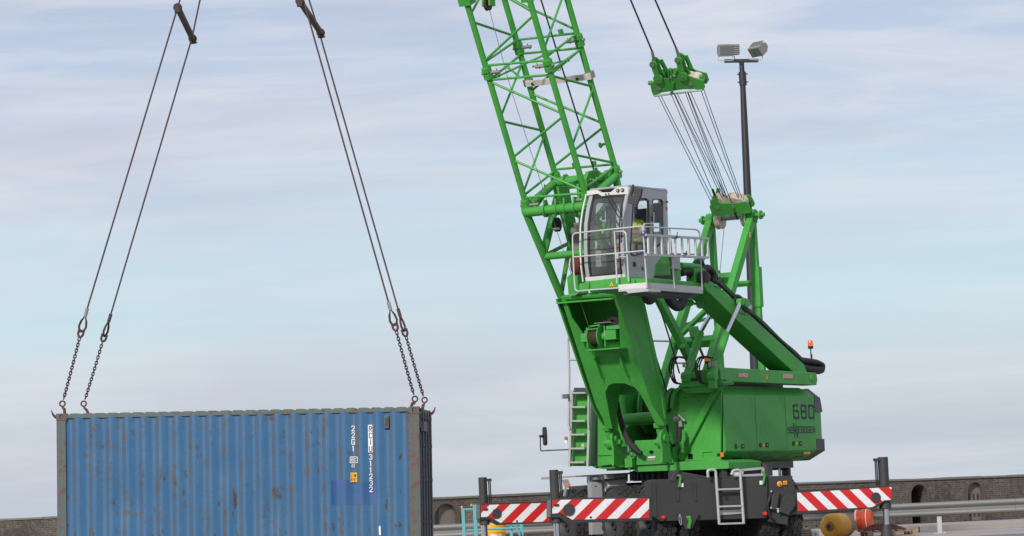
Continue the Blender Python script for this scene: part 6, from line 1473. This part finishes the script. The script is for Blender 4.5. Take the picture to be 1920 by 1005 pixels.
# ---------------------------------------------------------------- bridle block and ropes
bl = thing_part('bridle_block', S.Q(1270, 158, l=0))
gp = S.P(HF, 0, HU+.25)
bc_ = S.loc(S.Q(1270, 158, l=0)); cB = S.P(*bc_)
rd = (cB-gp).normalized(); bnn = rd.cross(L_).normalized()
if bnn.dot(F_) < 0: bnn = -bnn
pB = cB+bnn*.13
def bq(x, y): return QP(x, y, pB, bnn)
bp = [(1219, 158), (1228, 151), (1231, 144), (1238, 145), (1243, 148), (1256, 147), (1272, 142), (1282, 139), (1290, 142), (1303, 147), (1318, 151), (1322, 164), (1317, 171), (1300, 167), (1280, 168), (1260, 171), (1240, 174), (1226, 182), (1221, 170)]
for k in (0, 1):
    q = MB(); q.prism([bq(*p)-bnn*.26*k for p in bp], -bnn*.025); q.build('side_plate', GREEN, bl, bevel=.006)
for x, y, r_ in ((1233, 163, .17), (1262, 158, .14), (1290, 157, .19), (1303, 157, .16)):
    c = bq(x, y); q = MB()
    prof = [(-.06, .05), (-.235, .05)]
    q.lathe(c, -bnn, [(.03, .06), (.03, r_*.92), (.045, r_), (.075, r_*.86), (.105, r_), (.135, r_*.86), (.165, r_), (.195, r_*.86), (.225, r_), (.23, r_*.92), (.23, .06)], 32); q.build('sheave', SHEAVE, bl)
for x, y in ((1235.5, 165), (1295, 157)): MB().cyl(bq(x, y)+bnn*.02, bq(x, y)-bnn*.3, .05, 16).build('sheave_pin', STEEL, bl)
for x, y in ((1215, 158), (1317, 146)): MB().cyl(bq(x, y)-bnn*.05, bq(x+6 if x < 1250 else x-6, y)-bnn*.05, .05, 12).build('end_bolt', GREEN, bl)
MB().cyl(bq(1228, 180), bq(1317, 169), .022, 10).build('guard_bar', GALV, bl)
q = MB(); q.prism([bq(*p)+bnn*.04 for p in [(1261, 154), (1265, 154), (1262, 176), (1257, 176)]], -bnn*.04); q.build('centre_strap', GREEN, bl)
q = MB(); q.tube([bq(1255, 150), bq(1254, 132), bq(1257, 129), bq(1260, 132), bq(1260, 148)], .025, 8); q.cyl(bq(1262, 135), bq(1268, 143)-bnn*.2, .08, 12); q.build('lifting_eye', GREEN, bl)
for (x0, y0), (x1, y1), (x2, y2) in (((1235, 146), (1226, 120), (1221, 98)), ((1281, 141), (1273, 112), (1266, 92))):
    for dd_ in (.03, -.12):
        q = MB(); q.bar(bq(x0, y0)+bnn*dd_, bq(x1, y1)+bnn*dd_, .13, .03, L_) ; q.cyl(bq(x0, y0)+bnn*(dd_-.03), bq(x0, y0)+bnn*(dd_+.03), .11, 18); q.cyl(bq(x1, y1)+bnn*(dd_-.02), bq(x1, y1)+bnn*(dd_+.02), .09, 18); q.build('link_plate', GREEN, bl)
    q = MB(); q.bar(bq(x0+9, y0-1)-bnn*.22, bq(x1+6, y1+3)-bnn*.22, .10, .03, L_); q.build('link_plate', GREEN, bl)
    MB().cyl(bq(x0, y0)+bnn*.07, bq(x0, y0)-bnn*.1, .035, 12).build('link_pin', STEEL, bl); MB().cyl(bq(x1, y1)+bnn*.07, bq(x1, y1)-bnn*.18, .03, 12).build('link_pin', STEEL, bl)
    a_, c_ = bq(x1, y1)-bnn*.05, bq(x2, y2)-bnn*.05; MB().tube([a_, a_.lerp(c_, .5), c_], .04, 12, rs=[.045, .035, .028]).build('rope_socket', STEEL, bl)
    d_ = (c_-a_).normalized()
    far = QP((1180 if x0 < 1250 else 1226)+(-180 if x0 < 1250 else -187)*1.1, -1.1*(395 if 0 else 395), pB, bnn)
    e0 = bq(1180 if x0 < 1250 else 1226, 0)-bnn*.05
    MB().cyl(c_, c_+(e0-c_)*3.6, .020, 8).build('pendant_rope', ROPE, bl)
# lower bridle on the gantry head
lb = thing_part('lower_bridle', gp)
pL_ = S.P(HF+.15, 0, HU)+bnn*.12
def lq(x, y): return QP(x, y, pL_, bnn)
lp_ = [(1330, 388), (1334, 380), (1337, 366), (1342, 366), (1345, 378), (1352, 382), (1382, 381), (1398, 378), (1404, 384), (1409, 395), (1407, 400), (1392, 401), (1391, 412), (1387, 412), (1386, 402), (1372, 404), (1371, 409), (1368, 404), (1340, 406), (1335, 403)]
for k in (0, 1):
    q = MB(); q.prism([lq(*p)-bnn*.24*k for p in lp_], -bnn*.025); q.build('side_plate', GREEN, lb, bevel=.006)
for x, y, r_ in ((1345, 385, .19), (1374, 386, .22), (1385, 386, .18)):
    c = lq(x, y); q = MB()
    q.lathe(c, -bnn, [(.03, .06), (.03, r_*.92), (.045, r_), (.075, r_*.86), (.105, r_), (.135, r_*.86), (.165, r_), (.195, r_*.86), (.215, r_), (.22, .06)], 32); q.build('sheave', SHEAVE, lb)
for x, y in ((1346.5, 389.5), (1375, 387.5)): MB().cyl(lq(x, y)+bnn*.02, lq(x, y)-bnn*.26, .04, 14).build('sheave_pin', STEEL, lb)
for i, ((x0, y0), (x1, y1), o_) in enumerate([((1233, 178), (1334, 381), .05), ((1237, 177), (1337, 377), .2), ((1258, 176), (1339, 366), .05), ((1262, 175), (1352, 371), .2), ((1264, 175), (1357, 370), .1), ((1268, 174), (1362, 372), .2),
        ((1284, 172), (1358, 369), .05), ((1288, 172), (1363, 372), .1), ((1290, 172), (1378, 396), -.03), ((1293, 171), (1383, 372), .2), ((1314, 169), (1386, 370), .05), ((1319, 169), (1390, 372), .2)]):
    MB().cyl(bq(x0, y0)-bnn*o_*.12, lq(x1, y1)-bnn*o_*.12, .0085, 6).build('reeving_rope', ROPE, crane)
MB().tube([lq(1378, 396)+bnn*.03, lq(1383, 410)+bnn*.02], .022, 8).build('rope_end', BLACK, crane)
q = MB(); q.cyl(lq(1336, 355), lq(1340, 366), .028, 8); q.build('rope_end', BLACK, crane)
# walkway rails behind the gantry
for pts in ([(1222, 639), (1260, 640), (1290, 640.5), (1294, 643), (1296, 660), (1296, 700)], [(1244, 680.5), (1296, 681)], [(1224, 640), (1226, 700)]):
    MB().tube([S.Q(x, y, l=-1.4) for x, y in pts], .022, 8).build('walkway_rail', GALV, crane)
MB().tube([S.Q(1309, 645, l=-1.2), S.Q(1320, 672, l=-1.2)], .03, 8).build('walkway_rail', DARKER, crane)

# ---------------------------------------------------------------- operator
hip = S.P(cf0-1.28, mid_l+.05, cz_+.64)
fw_, sd_, u_ = F_, L_, UP
def skin_obj(name, verts, edges, radii, mat, root, parent, at):
    me = bpy.data.meshes.new(name); me.from_pydata([v-at for v in verts], edges, []); me.materials.append(mat)
    o = bpy.data.objects.new(name, me); COL.objects.link(o)
    sm = o.modifiers.new('skin', 'SKIN'); ly = me.skin_vertices[0].data if me.skin_vertices else None
    if ly is None:
        bm_ = __import__('bmesh').new(); bm_.from_mesh(me); bm_.verts.layers.skin.verify(); bm_.to_mesh(me); bm_.free(); ly = me.skin_vertices[0].data
    for i, r_ in enumerate(radii): ly[i].radius = (r_, r_); ly[i].use_root = (i == root)
    ss = o.modifiers.new('sub', 'SUBSURF'); ss.levels = 2; ss.render_levels = 2
    for p in me.polygons: p.use_smooth = True
    o['_w'] = tuple(at); pw = V(parent['_w']) if parent else V((0, 0, 0)); o.location = at-pw
    if parent: o.parent = parent
    return o
def W(f, l, u): return hip+fw_*f+sd_*l+u_*u
vs = [W(0, 0, 0), W(.02, 0, .20), W(.04, 0, .38), W(.05, 0, .50), W(.07, 0, .57), W(.10, 0, .66), W(.11, 0, .74)]; ed = [(0, 1), (1, 2), (2, 3), (3, 4), (4, 5), (5, 6)]; rad = [.14, .13, .145, .10, .055, .095, .085]
for sg in (1, -1):
    i = len(vs); vs += [W(.05, .17*sg, .46), W(.14, .25*sg, .22), W(.38, .22*sg, .16), W(.46, .20*sg, .17)]; ed += [(3, i), (i, i+1), (i+1, i+2), (i+2, i+3)]; rad += [.062, .048, .036, .030]
    h = i+3
    for k, (dl, ln) in enumerate(((-.03, .06), (-.01, .075), (.01, .07), (.03, .055))):
        j = len(vs); vs += [W(.52, .20*sg+dl, .175), W(.52+ln*.6, .20*sg+dl, .165), W(.52+ln*.8, .20*sg+dl, .13)]; ed += [(h, j), (j, j+1), (j+1, j+2)]; rad += [.011, .009, .008]
    j = len(vs); vs += [W(.49, .20*sg-.045*sg, .18), W(.53, .20*sg-.06*sg, .16)]; ed += [(h, j), (j, j+1)]; rad += [.011, .009]
for sg in (1, -1):
    i = len(vs); vs += [W(.05, .10*sg, -.02), W(.44, .13*sg, .0), W(.50, .13*sg, -.38), W(.52, .13*sg, -.46), W(.62, .13*sg, -.50)]; ed += [(0, i), (i, i+1), (i+1, i+2), (i+2, i+3), (i+3, i+4)]; rad += [.095, .070, .048, .045, .035]
person = skin_obj('person', vs, ed, rad, SKIN, 0, None, hip)
tag(person, 'seated operator in yellow-green vest and tan trousers inside the raised cab', 'person')
vv = [W(0, 0, .02), W(.02, 0, .20), W(.04, 0, .38), W(.045, 0, .48)]; ee = [(0, 1), (1, 2), (2, 3)]; rr_ = [.20, .19, .215, .15]
for sg in (1, -1): i = len(vv); vv += [W(.05, .17*sg, .455), W(.09, .21*sg, .34)]; ee += [(3, i), (i, i+1)]; rr_ += [.092, .075]
skin_obj('vest', vv, ee, rr_, VEST, 0, person, hip+UP*.01)
vv = [W(0, 0, 0)]; ee = []; rr_ = [.165]
for sg in (1, -1): i = len(vv); vv += [W(.06, .10*sg, -.01), W(.44, .13*sg, .0), W(.50, .13*sg, -.36)]; ee += [(0, i), (i, i+1), (i+1, i+2)]; rr_ += [.118, .092, .074]
skin_obj('trousers', vv, ee, rr_, TROU, 0, person, hip-UP*.005)
q = MB(); q.ball(W(.085, 0, .735), .108, 10); q.v = [p if (p-W(.085, 0, .735)).dot(fw_) < .045 or (p-W(.085, 0, .735)).z > .055 else W(.085, 0, .735)+(p-W(.085, 0, .735))*.6 for p in q.v]; q.build('hair', HAIR, person)
q = MB()
q.lathe(W(.195, 0, .70), fw_, [(0, .016), (.02, .012), (.03, .004)], 10); q.build('nose', SKIN, person)
for sg in (1, -1):
    q = MB(); q.ball(W(.185, .032*sg, .725), .010, 6); q.build('eye', BLACK, person)
    q = MB(); q.ball(W(.09, .098*sg, .70), .022, 6); q.build('ear', SKIN, person)
MB().box(W(.190, 0, .662), fw_*.006, sd_*.022, UP*.004).build('mouth', HOOKM, person)
for o in bpy.data.objects:
    if '_w' in o: del o['_w']
